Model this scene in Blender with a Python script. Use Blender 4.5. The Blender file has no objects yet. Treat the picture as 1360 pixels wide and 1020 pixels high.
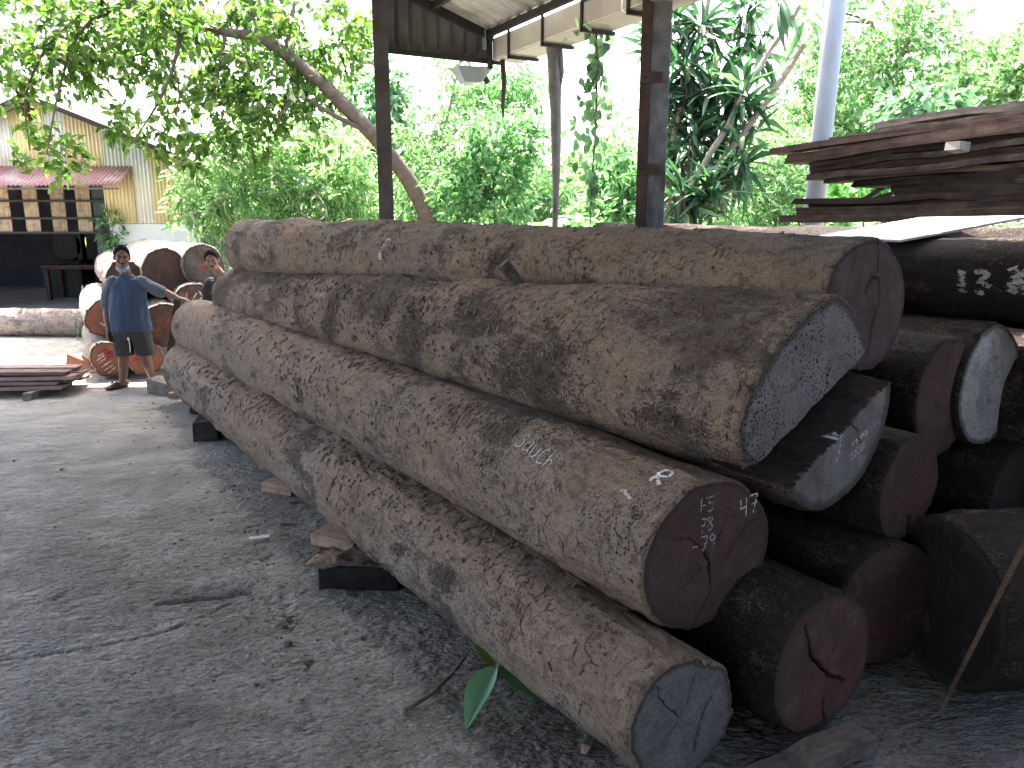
import bpy, bmesh, math, random
import numpy as np
from mathutils import Vector, Matrix
R = math.radians
rng = np.random.default_rng(7)
random.seed(7)
scene = bpy.context.scene
COL = scene.collection

# ------------------------------------------------------------------ camera
CAM_H, PITCH, FPX = 1.95, R(12.3), 1021.0
cam_d = bpy.data.cameras.new("camera")
cam = bpy.data.objects.new("camera", cam_d)
COL.objects.link(cam)
cam.location = (0, 0, CAM_H)
cam.rotation_euler = (R(90) - PITCH, 0, 0)
cam_d.sensor_fit = 'HORIZONTAL'
cam_d.sensor_width = 36.0
cam_d.lens = 36.0 * FPX / 1360.0
cam_d.clip_start = 0.05
cam_d.clip_end = 600
scene.camera = cam

# ------------------------------------------------------------------ sky, sun, exposure
SUN_EL, SUN_AZ = R(64), R(-20)          # azimuth measured from +Y, negative = to the left
world = bpy.data.worlds.new("World")
scene.world = world
world.use_nodes = True
wn = world.node_tree
bgn = wn.nodes["Background"]
sky = wn.nodes.new("ShaderNodeTexSky")
sky.sky_type = 'NISHITA'
sky.sun_disc = False
sky.sun_elevation = SUN_EL
sky.sun_rotation = SUN_AZ
sky.air_density = 1.0
sky.dust_density = 6.0
sky.ozone_density = 1.0
wn.links.new(sky.outputs[0], bgn.inputs[0])
bgn.inputs[1].default_value = 0.15
sun_d = bpy.data.lights.new("sun", 'SUN')
sun_d.energy = 5.0
sun_d.angle = R(0.53)
sun_d.color = (1.0, 0.95, 0.86)
sun = bpy.data.objects.new("sun", sun_d)
COL.objects.link(sun)
to_sun = Vector((math.sin(SUN_AZ) * math.cos(SUN_EL), math.cos(SUN_AZ) * math.cos(SUN_EL), math.sin(SUN_EL)))
sun.rotation_euler = to_sun.to_track_quat('Z', 'Y').to_euler()
sun.location = (-6, 12, 20)
vs = scene.view_settings
vs.view_transform = 'Standard'
vs.look = 'None'
vs.gamma = 1
vs.exposure = 3.1
try:
    vs.use_curve_mapping = False
except Exception:
    pass
scene.render.engine = 'CYCLES'
cy = scene.cycles
cy.use_denoising = True
cy.max_bounces = 10
cy.diffuse_bounces = 5
cy.transmission_bounces = 6
cy.transparent_max_bounces = 8
cy.sample_clamp_indirect = 6

# ------------------------------------------------------------------ noise
_perm = np.random.default_rng(3).permutation(512)
_grad = np.random.default_rng(4).normal(size=(512, 3))
_grad /= np.linalg.norm(_grad, axis=1)[:, None]
def pnoise(p):
    p = np.asarray(p, float)
    i = np.floor(p).astype(int)
    f = p - i
    w = f * f * f * (f * (f * 6 - 15) + 10)
    out = 0
    for dx in (0, 1):
        for dy in (0, 1):
            for dz in (0, 1):
                h = _perm[(_perm[(_perm[(i[:, 0] + dx) & 511] + i[:, 1] + dy) & 511] + i[:, 2] + dz) & 511]
                g = _grad[h]
                d = g[:, 0] * (f[:, 0] - dx) + g[:, 1] * (f[:, 1] - dy) + g[:, 2] * (f[:, 2] - dz)
                wx = w[:, 0] if dx else 1 - w[:, 0]
                wy = w[:, 1] if dy else 1 - w[:, 1]
                wz = w[:, 2] if dz else 1 - w[:, 2]
                out = out + d * wx * wy * wz
    return out * 1.6
def fbm(p, octv=4, gain=0.5):
    p = np.asarray(p, float)
    a, s, o = 1.0, 0, 0
    for k in range(octv):
        o = o + a * pnoise(p * (2 ** k) + 17.3 * k)
        s += a
        a *= gain
    return o / s
def sstep(a, b, x):
    t = np.clip((x - a) / (b - a), 0, 1)
    return t * t * (3 - 2 * t)

# ------------------------------------------------------------------ object helpers
def tag(o, label=None, cat=None, group=None, kind=None):
    if label: o['label'] = label
    if cat: o['category'] = cat
    if group: o['group'] = group
    if kind: o['kind'] = kind
    return o
def empty(name, loc=(0, 0, 0), rz=0.0):
    o = bpy.data.objects.new(name, None)
    COL.objects.link(o)
    o.location = loc
    o.rotation_euler = (0, 0, rz)
    o.empty_display_size = 0.1
    return o
def link(name, me, parent=None, mat=None, smooth=False):
    o = bpy.data.objects.new(name, me)
    COL.objects.link(o)
    if mat is not None and not me.materials:
        me.materials.append(mat)
    if smooth:
        me.polygons.foreach_set('use_smooth', np.ones(len(me.polygons), bool))
    if parent is not None:
        o.parent = parent
    return o
def np_mesh(name, V, faces):
    """V (N,3); faces: array (M,k) or list of such arrays."""
    if not isinstance(faces, (list, tuple)):
        faces = [faces]
    faces = [np.asarray(f, np.int64) for f in faces if len(f)]
    me = bpy.data.meshes.new(name)
    V = np.asarray(V, np.float32)
    me.vertices.add(len(V))
    me.vertices.foreach_set('co', V.ravel())
    idx = np.concatenate([f.ravel() for f in faces])
    cnt = np.concatenate([np.full(len(f), f.shape[1]) for f in faces])
    st = np.concatenate([[0], np.cumsum(cnt)[:-1]])
    me.loops.add(len(idx))
    me.loops.foreach_set('vertex_index', idx.astype(np.int32))
    me.polygons.add(len(cnt))
    me.polygons.foreach_set('loop_start', st.astype(np.int32))
    try:
        me.polygons.foreach_set('loop_total', cnt.astype(np.int32))
    except Exception:
        pass
    me.update(calc_edges=True)
    me.validate()
    return me
def grid_faces(n, m, wrap=False):
    """n rows x m columns of vertices -> quads"""
    i = np.arange(n - 1)[:, None]
    j = np.arange(m if wrap else m - 1)[None, :]
    jn = (j + 1) % m
    return np.stack([i * m + j, i * m + jn, (i + 1) * m + jn, (i + 1) * m + j], -1).reshape(-1, 4)
class MB:
    """collects simple shapes, links them as one mesh object"""
    def __init__(s):
        s.v, s.f = [], []
    def add(s, vs, fs):
        b = len(s.v)
        s.v += [tuple(map(float, v)) for v in vs]
        s.f += [tuple(int(i) + b for i in f) for f in fs]
        return s
    def box(s, c, size, rot=None, jit=0.0, taper=None):
        hx, hy, hz = size[0] / 2, size[1] / 2, size[2] / 2
        vs = []
        for x in (-hx, hx):
            for y in (-hy, hy):
                for z in (-hz, hz):
                    p = Vector((x, y, z))
                    if jit:
                        p += Vector([random.uniform(-jit, jit) for _ in range(3)])
                    if rot is not None:
                        p = rot @ p
                    vs.append(p + Vector(c))
        s.add(vs, [(0, 1, 3, 2), (4, 6, 7, 5), (0, 4, 5, 1), (2, 3, 7, 6), (0, 2, 6, 4), (1, 5, 7, 3)])
        return s
    def bar(s, a, b, w, h, up=(0, 0, 1)):
        a, b = Vector(a), Vector(b)
        x = (b - a).normalized()
        y = Vector(up).cross(x)
        if y.length < 1e-4:
            y = Vector((0, 1, 0)).cross(x)
        y.normalize()
        z = x.cross(y)
        M = Matrix((x, y, z)).transposed()
        return s.box((a + b) / 2, ((b - a).length, w, h), M)
    def tube(s, pts, radii, n=8, cap=True):
        pts = [Vector(p) for p in pts]
        if not hasattr(radii, '__len__'):
            radii = [radii] * len(pts)
        up = None
        rings = []
        for i, p in enumerate(pts):
            t = (pts[min(i + 1, len(pts) - 1)] - pts[max(i - 1, 0)]).normalized()
            if up is None:
                up = t.orthogonal().normalized()
            else:
                up = (up - t * up.dot(t))
                up = up.normalized() if up.length > 1e-5 else t.orthogonal().normalized()
            b = t.cross(up)
            r = radii[i]
            rings.append([p + (up * math.cos(2 * math.pi * k / n) + b * math.sin(2 * math.pi * k / n)) * r for k in range(n)])
        vs = [v for r in rings for v in r]
        fs = []
        for i in range(len(pts) - 1):
            for k in range(n):
                fs.append((i * n + k, i * n + (k + 1) % n, (i + 1) * n + (k + 1) % n, (i + 1) * n + k))
        if cap:
            fs.append(tuple(range(n))[::-1])
            fs.append(tuple((len(pts) - 1) * n + k for k in range(n)))
        return s.add(vs, fs)
    def ell(s, c, r, nu=12, nv=8):
        vs, fs = [], []
        for i in range(nv + 1):
            a = math.pi * i / nv
            for k in range(nu):
                b = 2 * math.pi * k / nu
                vs.append((c[0] + r[0] * math.sin(a) * math.cos(b), c[1] + r[1] * math.sin(a) * math.sin(b), c[2] + r[2] * math.cos(a)))
        for i in range(nv):
            for k in range(nu):
                fs.append((i * nu + k, (i + 1) * nu + k, (i + 1) * nu + (k + 1) % nu, i * nu + (k + 1) % nu))
        return s.add(vs, fs)
    def mesh(s, name):
        me = bpy.data.meshes.new(name)
        me.from_pydata(s.v, [], s.f)
        me.update()
        return me
    def build(s, name, mat, parent=None, smooth=False, bevel=0.0):
        o = link(name, s.mesh(name), parent, mat, smooth)
        if bevel:
            m = o.modifiers.new('bevel', 'BEVEL')
            m.width = bevel
            m.segments = 1
        return o
def inv_parent(o, p):
    o.parent = p
    o.matrix_parent_inverse = Matrix.Translation(p.location).inverted() if p.rotation_euler.z == 0 else (Matrix.Translation(p.location) @ p.rotation_euler.to_matrix().to_4x4()).inverted()
    return o

# ------------------------------------------------------------------ materials
class NT:
    def __init__(s, name):
        s.m = bpy.data.materials.new(name)
        s.m.use_nodes = True
        s.t = s.m.node_tree
        s.b = s.t.nodes["Principled BSDF"]
        s.out = s.t.nodes["Material Output"]
        s.tc = None
    def n(s, typ, **kw):
        nd = s.t.nodes.new(typ)
        for k, v in kw.items():
            if k.startswith('i_'):
                nd.inputs[int(k[2:]) if k[2:].isdigit() else k[2:].replace('_', ' ')].default_value = v
            else:
                setattr(nd, k, v)
        return nd
    def l(s, a, b):
        s.t.links.new(a, b)
    def coord(s, scale=(1, 1, 1), loc=(0, 0, 0), kind='Object'):
        if s.tc is None:
            s.tc = s.n('ShaderNodeTexCoord')
        mp = s.n('ShaderNodeMapping')
        mp.inputs['Scale'].default_value = scale
        mp.inputs['Location'].default_value = loc
        s.l(s.tc.outputs[kind], mp.inputs[0])
        return mp.outputs[0]
    def noise(s, vec, scale, detail=4, rough=0.55, dist=0.0):
        nd = s.n('ShaderNodeTexNoise')
        nd.inputs['Scale'].default_value = scale
        nd.inputs['Detail'].default_value = detail
        nd.inputs['Roughness'].default_value = rough
        nd.inputs['Distortion'].default_value = dist
        s.l(vec, nd.inputs['Vector'])
        return nd.outputs[0]
    def voro(s, vec, scale, feature='F1', rand=1.0):
        nd = s.n('ShaderNodeTexVoronoi', feature=feature)
        nd.inputs['Scale'].default_value = scale
        nd.inputs['Randomness'].default_value = rand
        s.l(vec, nd.inputs['Vector'])
        return nd
    def ramp(s, fac, stops, interp='LINEAR'):
        nd = s.n('ShaderNodeValToRGB')
        cr = nd.color_ramp
        cr.interpolation = interp
        while len(cr.elements) < len(stops):
            cr.elements.new(0.5)
        for e, (p, c) in zip(cr.elements, stops):
            e.position = p
            if not hasattr(c, '__len__'):
                c = (c, c, c)
            e.color = (*c[:3], 1)
        s.l(fac, nd.inputs[0])
        return nd.outputs[0]
    def mix(s, fac, a, b, mode='MIX'):
        nd = s.n('ShaderNodeMix', data_type='RGBA', blend_type=mode)
        for i, v in ((0, fac), (6, a), (7, b)):
            if hasattr(v, 'is_linked') or isinstance(v, bpy.types.NodeSocket):
                s.l(v, nd.inputs[i])
            elif hasattr(v, '__len__'):
                nd.inputs[i].default_value = (*v[:3], 1)
            else:
                nd.inputs[i].default_value = v if i == 0 else (v, v, v, 1)
        return nd.outputs[2]
    def math(s, op, a, b=0.5, clamp=False):
        nd = s.n('ShaderNodeMath', operation=op, use_clamp=clamp)
        for i, v in ((0, a), (1, b)):
            if isinstance(v, bpy.types.NodeSocket):
                s.l(v, nd.inputs[i])
            else:
                nd.inputs[i].default_value = v
        return nd.outputs[0]
    def bump(s, h, strength=0.5, dist=0.01, prev=None):
        nd = s.n('ShaderNodeBump')
        nd.inputs['Strength'].default_value = strength
        nd.inputs['Distance'].default_value = dist
        s.l(h, nd.inputs['Height'])
        if prev is not None:
            s.l(prev, nd.inputs['Normal'])
        return nd.outputs[0]
    def fin(s, col=None, rough=0.9, normal=None, metal=0.0, spec=0.3):
        if col is not None:
            if isinstance(col, bpy.types.NodeSocket):
                s.l(col, s.b.inputs['Base Color'])
            else:
                s.b.inputs['Base Color'].default_value = (*col[:3], 1)
        if isinstance(rough, bpy.types.NodeSocket):
            s.l(rough, s.b.inputs['Roughness'])
        else:
            s.b.inputs['Roughness'].default_value = rough
        if normal is not None:
            s.l(normal, s.b.inputs['Normal'])
        s.b.inputs['Metallic'].default_value = metal
        s.b.inputs['Specular IOR Level'].default_value = spec
        return s.m

def mat_bark(name, pale, dark, patch=0.5, pits=1.0, seed=0.0, grey=(0.2, 0.19, 0.18)):
    t = NT(name)
    c = t.coord((1, 1, 1), (seed, seed * 2, 0))
    cg = t.coord((0.35, 1, 1), (seed, 0, seed))           # stretched along the trunk
    ct = t.coord((1.6, 0.5, 0.5), (0, seed, seed))        # stretched round the trunk
    big = t.noise(c, 1.6, 4, 0.6)
    mid = t.noise(cg, 9, 6, 0.65)
    fine = t.noise(cg, 60, 5, 0.7)
    tear = t.noise(ct, 14, 6, 0.7, 1.5)
    base = t.mix(t.ramp(mid, [(0.3, 0.0), (0.7, 1.0)]), dark, pale)
    base = t.mix(t.ramp(big, [(0.42, 0.0), (0.62, 1.0)]), base, t.mix(0.55, base, grey))
    # remains of dark, crumbling bark
    pm = t.math('ADD', t.math('MULTIPLY', big, 0.9), t.math('MULTIPLY', mid, 0.6))
    pm = t.math('ADD', pm, t.math('MULTIPLY', fine, 0.25))
    lo = 1.04 - 0.22 * patch
    grit = t.noise(c, 105, 4, 0.8)
    pm = t.math('ADD', pm, t.math('MULTIPLY', t.math('SUBTRACT', grit, 0.5), 0.55))
    pmask = t.ramp(t.math('SUBTRACT', pm, lo - 0.5), [(0.46, 0.0), (0.58, 0.85)])
    grit2 = t.math('ADD', t.math('MULTIPLY', grit, 0.55), t.math('MULTIPLY', t.noise(c, 34, 5, 0.75), 0.45))
    crumble = t.ramp(grit2, [(0.40, (0.018, 0.013, 0.011)), (0.5, (0.095, 0.07, 0.056)), (0.62, (0.24, 0.185, 0.15))])
    base = t.mix(pmask, base, crumble)
    # torn dark scars
    tm = t.ramp(tear, [(0.61, 0.0), (0.70, 0.9)])
    base = t.mix(t.math('MULTIPLY', tm, 0.75), base, (0.045, 0.033, 0.027))
    # plates of flaking bark: crooked open cracks
    wob = t.n('ShaderNodeTexNoise'); wob.inputs['Scale'].default_value = 9; wob.inputs['Detail'].default_value = 6
    t.l(c, wob.inputs['Vector'])
    wv = t.n('ShaderNodeMix', data_type='VECTOR'); wv.inputs[0].default_value = 0.45
    t.l(t.coord((5.5, 3.2, 3.2), (seed, 0, seed)), wv.inputs[4]); t.l(wob.outputs['Color'], wv.inputs[5])
    ve = t.voro(wv.outputs[1], 3.0, 'DISTANCE_TO_EDGE')
    crk = t.ramp(ve.outputs[0], [(0.0, 1.0), (0.03, 0.0)])
    crk = t.math('MULTIPLY', crk, t.ramp(t.noise(c, 4.3, 4, 0.65), [(0.53, 0.0), (0.63, 1.0)]))
    base = t.mix(t.math('MULTIPLY', crk, 0.4), base, (0.03, 0.022, 0.018))
    # bore holes and pores
    vo = t.voro(c, 78)
    sel = t.n('ShaderNodeSeparateColor')
    t.l(vo.outputs['Color'], sel.inputs[0])
    rad = t.math('MULTIPLY', sel.outputs[0], 0.46)
    hole = t.math('SUBTRACT', rad, vo.outputs['Distance'])
    where = t.ramp(t.noise(c, 3.2, 3), [(0.42, 0.15), (0.6, 1.0)])
    hole = t.math('MULTIPLY', t.ramp(hole, [(0.0, 0.0), (0.06, 1.0)]), where)
    hole = t.math('MULTIPLY', hole, pits)
    base = t.mix(hole, base, (0.022, 0.016, 0.013))
    pep = t.noise(c, 115, 3, 0.7)
    base = t.mix(t.ramp(pep, [(0.33, 0.8), (0.45, 0.0)]), base, (0.03, 0.022, 0.018))
    mot = t.noise(c, 21, 5, 0.7)
    base = t.mix(t.ramp(mot, [(0.36, 0.55), (0.5, 0.0)]), base, (0.05, 0.038, 0.03))
    base = t.mix(t.ramp(pep, [(0.58, 0.0), (0.70, 0.35)]), base, t.mix(0.5, base, (0.3, 0.26, 0.22)))
    base = t.mix(t.ramp(fine, [(0.35, 0.35), (0.5, 0.0)]), base, t.mix(0.5, base, (0.03, 0.024, 0.02)))
    h = t.math('ADD', t.math('MULTIPLY', mid, 0.6), t.math('MULTIPLY', fine, 0.5))
    h = t.math('SUBTRACT', h, t.math('MULTIPLY', hole, 0.7))
    h = t.math('SUBTRACT', h, t.math('MULTIPLY', tm, 0.6))
    h = t.math('SUBTRACT', h, t.math('MULTIPLY', crk, 0.9))
    h2 = t.math('MULTIPLY', t.math('ADD', grit2, 0.3), pmask)
    h = t.math('ADD', h, t.math('MULTIPLY', h2, 0.8))
    nb = t.bump(h, 1.0, 0.022)
    return t.fin(base, 0.95, nb, spec=0.15)

def mat_end(name, pale, dark, pits=0.0, red=None, seed=0.0, rings=0.35):
    """sawn end grain; the axis of the log is local X"""
    t = NT(name)
    c = t.coord((1, 1, 1), (0, seed, seed))
    cf = t.coord((0.2, 1, 1), (0, seed, 0))
    n1 = t.noise(cf, 5, 5, 0.6)
    base = t.mix(t.ramp(n1, [(0.35, 0.0), (0.68, 1.0)]), dark, pale)
    if red is not None:
        n2 = t.noise(cf, 3.1, 4, 0.6, 0.6)
        base = t.mix(t.ramp(n2, [(0.44, 0.0), (0.62, 1.0)]), base, red)
    # growth rings round the pith
    sx = t.n('ShaderNodeSeparateXYZ')
    t.l(t.coord((1, 1, 1)), sx.inputs[0])
    ln = t.math('SQRT', t.math('ADD', t.math('MULTIPLY', sx.outputs[1], sx.outputs[1]), t.math('MULTIPLY', sx.outputs[2], sx.outputs[2])))
    ln = t.math('ADD', ln, t.math('MULTIPLY', t.noise(cf, 6, 3), 0.05))
    wv = t.math('SINE', t.math('MULTIPLY', ln, 260.0))
    wv = t.math('MULTIPLY', t.math('ADD', wv, 1.0), 0.5 * rings)
    base = t.mix(wv, base, t.mix(0.5, base, (0.03, 0.02, 0.02)))
    # saw scratches
    saw = t.noise(t.coord((1, 2.0, 40), (0, 0, seed)), 3.0, 3, 0.6)
    base = t.mix(t.ramp(saw, [(0.35, 0.3), (0.5, 0.0)]), base, t.mix(0.5, base, (0.04, 0.035, 0.035)))
    # smears of dirt, and a rim of bark and sapwood
    drt = t.noise(cf, 8.5, 6, 0.75, 0.8)
    base = t.mix(t.ramp(drt, [(0.5, 0.0), (0.66, 0.6)]), base, t.mix(0.6, base, (0.02, 0.017, 0.016)))
    base = t.mix(t.ramp(drt, [(0.34, 0.4), (0.46, 0.0)]), base, t.mix(0.5, base, (0.22, 0.2, 0.19)))
    at = t.n('ShaderNodeAttribute', attribute_name='rim')
    rimn = t.math('ADD', at.outputs['Fac'], t.math('MULTIPLY', t.math('SUBTRACT', t.noise(cf, 24, 4), 0.5), 0.10))
    base = t.mix(t.ramp(rimn, [(0.90, 0.0), (0.955, 0.75)]), base, (0.05, 0.038, 0.032))
    h = t.math('ADD', t.math('MULTIPLY', saw, 0.5), t.math('MULTIPLY', t.noise(cf, 70, 4), 0.5))
    h = t.math('ADD', h, t.math('MULTIPLY', drt, 0.5))
    if pits:
        vo = t.voro(cf, 95)
        sel = t.n('ShaderNodeSeparateColor')
        t.l(vo.outputs['Color'], sel.inputs[0])
        hole = t.math('SUBTRACT', t.math('MULTIPLY', sel.outputs[0], 0.5), vo.outputs['Distance'])
        hole = t.math('MULTIPLY', t.ramp(hole, [(0.0, 0.0), (0.06, 1.0)]), pits)
        hole = t.math('MULTIPLY', hole, t.ramp(t.noise(cf, 4.0, 3), [(0.36, 0.25), (0.52, 1.0)]))
        base = t.mix(hole, base, (0.015, 0.012, 0.012))
        h = t.math('SUBTRACT', h, hole)
    return t.fin(base, 0.9, t.bump(h, 0.9, 0.011), spec=0.2)

def mat_wood(name, a, b, scale=(2, 30, 30), rough=0.85, island=0.35):
    t = NT(name)
    g = t.n('ShaderNodeNewGeometry')
    oi = t.n('ShaderNodeObjectInfo')
    c = t.coord(scale)
    off = t.n('ShaderNodeVectorMath', operation='ADD')
    cmb = t.n('ShaderNodeCombineXYZ')
    t.l(t.math('MULTIPLY', oi.outputs['Random'], 37.0), cmb.inputs[0])
    t.l(t.math('MULTIPLY', oi.outputs['Random'], 91.0), cmb.inputs[1])
    t.l(c, off.inputs[0])
    t.l(cmb.outputs[0], off.inputs[1])
    n = t.noise(off.outputs[0], 1.0, 6, 0.72, 0.5)
    base = t.mix(t.ramp(n, [(0.36, 0.0), (0.62, 1.0)]), a, b)
    st = t.noise(t.coord((6, 9, 9)), 1.0, 6, 0.7)
    base = t.mix(t.ramp(st, [(0.5, 0.0), (0.64, 0.6)]), base, tuple(x * .4 for x in a))
    base = t.mix(t.ramp(st, [(0.34, 0.4), (0.44, 0.0)]), base, tuple(x * .9 + .05 for x in b))
    k = t.math('ADD', t.math('MULTIPLY', oi.outputs['Random'], island * 2), 1 - island)
    hs = t.n('ShaderNodeHueSaturation')
    t.l(k, hs.inputs['Value'])
    t.l(base, hs.inputs['Color'])
    return t.fin(hs.outputs[0], rough, t.bump(n, 0.8, 0.008), spec=0.15)

def mat_plain(name, col, rough=0.8, var=0.25, scale=8.0, metal=0.0, bump=0.2, dist=0.004, spec=0.3, dirt=None):
    t = NT(name)
    c = t.coord()
    n = t.noise(c, scale, 5, 0.6)
    base = t.mix(t.ramp(n, [(0.3, 0.0), (0.7, 1.0)]), tuple(x * (1 - var) for x in col), tuple(min(1, x * (1 + var)) for x in col))
    if dirt is not None:
        n2 = t.noise(t.coord((1, 1, 0.35)), scale * 0.8, 6, 0.7)
        base = t.mix(t.ramp(n2, [(0.5, 0.0), (0.66, 1.0)]), base, dirt)
    return t.fin(base, rough, t.bump(t.noise(c, scale * 9, 3), bump, dist), metal, spec)

def mat_leaf(name, a, b, trans=0.45, rough=0.5, hue=0.03):
    t = NT(name)
    g = t.n('ShaderNodeNewGeometry')
    oi = t.n('ShaderNodeObjectInfo')
    r = t.math('FRACT', t.math('ADD', g.outputs['Random Per Island'], oi.outputs['Random']))
    col = t.ramp(r, [(0.0, tuple(x * .6 for x in a)), (0.3, a), (0.6, tuple((x + y) / 2 for x, y in zip(a, b))), (0.86, b), (0.94, tuple(min(.62, x * 1.15 + .16) for x in b))])  # last, palest tone paints in leaves that glint in the sun
    n = t.noise(t.coord(), 0.9, 2)
    hs = t.n('ShaderNodeHueSaturation')
    t.l(t.math('ADD', t.math('MULTIPLY', n, 0.7), 0.62), hs.inputs['Value'])
    t.l(col, hs.inputs['Color'])
    t.fin(hs.outputs[0], rough, None, spec=0.35)
    tr = t.n('ShaderNodeBsdfTranslucent')
    boost = t.mix(1.0, hs.outputs[0], (1.0, 1.25, 0.75), 'MULTIPLY')
    t.l(boost, tr.inputs[0])
    mx = t.n('ShaderNodeMixShader')
    mx.inputs[0].default_value = trans
    t.l(t.b.outputs[0], mx.inputs[1])
    t.l(tr.outputs[0], mx.inputs[2])
    t.l(mx.outputs[0], t.out.inputs[0])
    return t.m

# ================================================================== GROUND
def polydist(x, y, pts):
    d = np.full(x.shape, 1e9)
    for (ax, ay), (bx, by) in zip(pts[:-1], pts[1:]):
        vx, vy = bx - ax, by - ay
        t = np.clip(((x - ax) * vx + (y - ay) * vy) / (vx * vx + vy * vy), 0, 1)
        d = np.minimum(d, np.hypot(x - ax - t * vx, y - ay - t * vy))
    return d

def mat_concrete():
    t = NT("rough_concrete")
    c = t.coord()
    big = t.noise(c, 0.55, 4, 0.6)
    mid = t.noise(t.coord((1, 1.6, 1)), 5.5, 6, 0.68)
    fin = t.noise(c, 45, 5, 0.7)
    base = t.mix(t.ramp(mid, [(0.3, 0.0), (0.7, 1.0)]), (0.155, 0.144, 0.128), (0.265, 0.25, 0.224))
    base = t.mix(t.ramp(big, [(0.42, 0.0), (0.62, 0.75)]), base, (0.17, 0.15, 0.124))     # sawdust and soil trodden in
    dk = t.noise(t.coord((1, 1, 1), (4, 2, 0)), 1.7, 6, 0.72)
    base = t.mix(t.ramp(dk, [(0.6, 0.0), (0.74, 0.3)]), base, (0.06, 0.055, 0.05))
    base = t.mix(t.ramp(fin, [(0.34, 0.55), (0.5, 0.0)]), base, (0.05, 0.047, 0.045))
    base = t.mix(t.ramp(fin, [(0.6, 0.0), (0.74, 0.5)]), base, (0.3, 0.295, 0.285))
    # sun-bleached dusty yard past the shed
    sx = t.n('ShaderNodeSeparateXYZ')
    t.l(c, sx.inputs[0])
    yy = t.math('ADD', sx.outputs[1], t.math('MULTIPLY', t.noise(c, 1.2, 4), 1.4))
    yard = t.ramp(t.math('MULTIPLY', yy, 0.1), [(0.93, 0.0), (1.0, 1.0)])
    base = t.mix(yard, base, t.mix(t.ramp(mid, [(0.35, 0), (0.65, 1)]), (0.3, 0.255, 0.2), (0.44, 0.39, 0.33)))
    lumps = t.noise(t.coord((15, 36, 13), (3, 1, 0)), 1.0, 3, 0.55, 0.5)
    h = t.math('ADD', t.math('MULTIPLY', fin, 0.3), t.math('MULTIPLY', mid, 0.6))
    nb = t.bump(h, 0.9, 0.016)
    worn = t.ramp(t.noise(t.coord((1, 1.7, 1), (8, 3, 0)), 2.2, 5, 0.65), [(0.38, 0.25), (0.6, 1.0)])
    lump2 = t.noise(t.coord((34, 62, 30), (1, 7, 0)), 1.0, 3, 0.6, 0.3)
    lh = t.math('ADD', t.math('MULTIPLY', lumps, 0.7), t.math('MULTIPLY', lump2, 0.45))
    lh = t.math('MULTIPLY', lh, worn)
    nb = t.bump(lh, 1.0, 0.085, nb)
    pitm = t.ramp(lumps, [(0.27, 0.75), (0.40, 0.0)])
    base = t.mix(pitm, base, (0.035, 0.034, 0.033))
    big2 = t.noise(t.coord((1, 1.4, 1), (2, 9, 0)), 1.1, 6, 0.7)
    base = t.mix(t.ramp(big2, [(0.52, 0.0), (0.66, 0.5)]), base, (0.06, 0.052, 0.046))
    base = t.mix(t.ramp(big2, [(0.34, 0.35), (0.46, 0.0)]), base, (0.27, 0.265, 0.255))
    open_edge_light = t.ramp(t.math('MULTIPLY', yy, 0.1), [(0.5, 0.0), (0.86, 0.6)])  # floor painted paler towards the yard for the daylight falling in there
    base = t.mix(open_edge_light, base, (0.33, 0.315, 0.29))
    rg = t.ramp(t.noise(c, 2.3, 4), [(0.35, 0.62), (0.65, 0.92)])
    return t.fin(base, rg, nb, spec=0.35)
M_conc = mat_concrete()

def axis_steps(parts):
    out = [np.array([parts[0][0]])]
    for a, b, st in parts:
        n = max(1, int(round((b - a) / st)))
        out.append(np.linspace(a, b, n + 1)[1:])
    return np.concatenate(out)
gx = axis_steps([(-22, -7, 1.0), (-7, -2.6, 0.05), (-2.6, 1.5, 0.009), (1.5, 3.2, 0.04), (3.2, 14, 0.9)])
gy = axis_steps([(-12, 1.0, 0.8), (1.0, 4.6, 0.009), (4.6, 7.0, 0.025), (7.0, 11, 0.06), (11, 24, 0.8)])
GX, GY = np.meshgrid(gx, gy)
x, y = GX.ravel(), GY.ravel()
crackA = [(-2.6, 3.06), (-2.31, 3.12), (-2.01, 3.2), (-1.72, 3.32), (-1.51, 3.53), (-1.39, 3.72)]
crackB = [(-1.82, 3.62), (-1.63, 3.72), (-1.41, 3.79)]
crackC = [(-3.3, 4.15), (-2.8, 4.35), (-2.5, 4.4)]
crackD = [(-2.38, 3.68), (-2.33, 3.85), (-2.31, 4.13), (-2.16, 4.29)]
crackE = [(-3.9, 6.6), (-3.75, 6.1), (-3.9, 5.6)]
seam = [(-4.0, 8.24), (-3.4, 7.23), (-2.78, 6.25), (-2.15, 5.49), (-1.73, 4.75), (-1.43, 4.18), (-1.19, 3.64), (-1.01, 3.28), (-.91, 3.09), (-.8, 2.6)]
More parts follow.
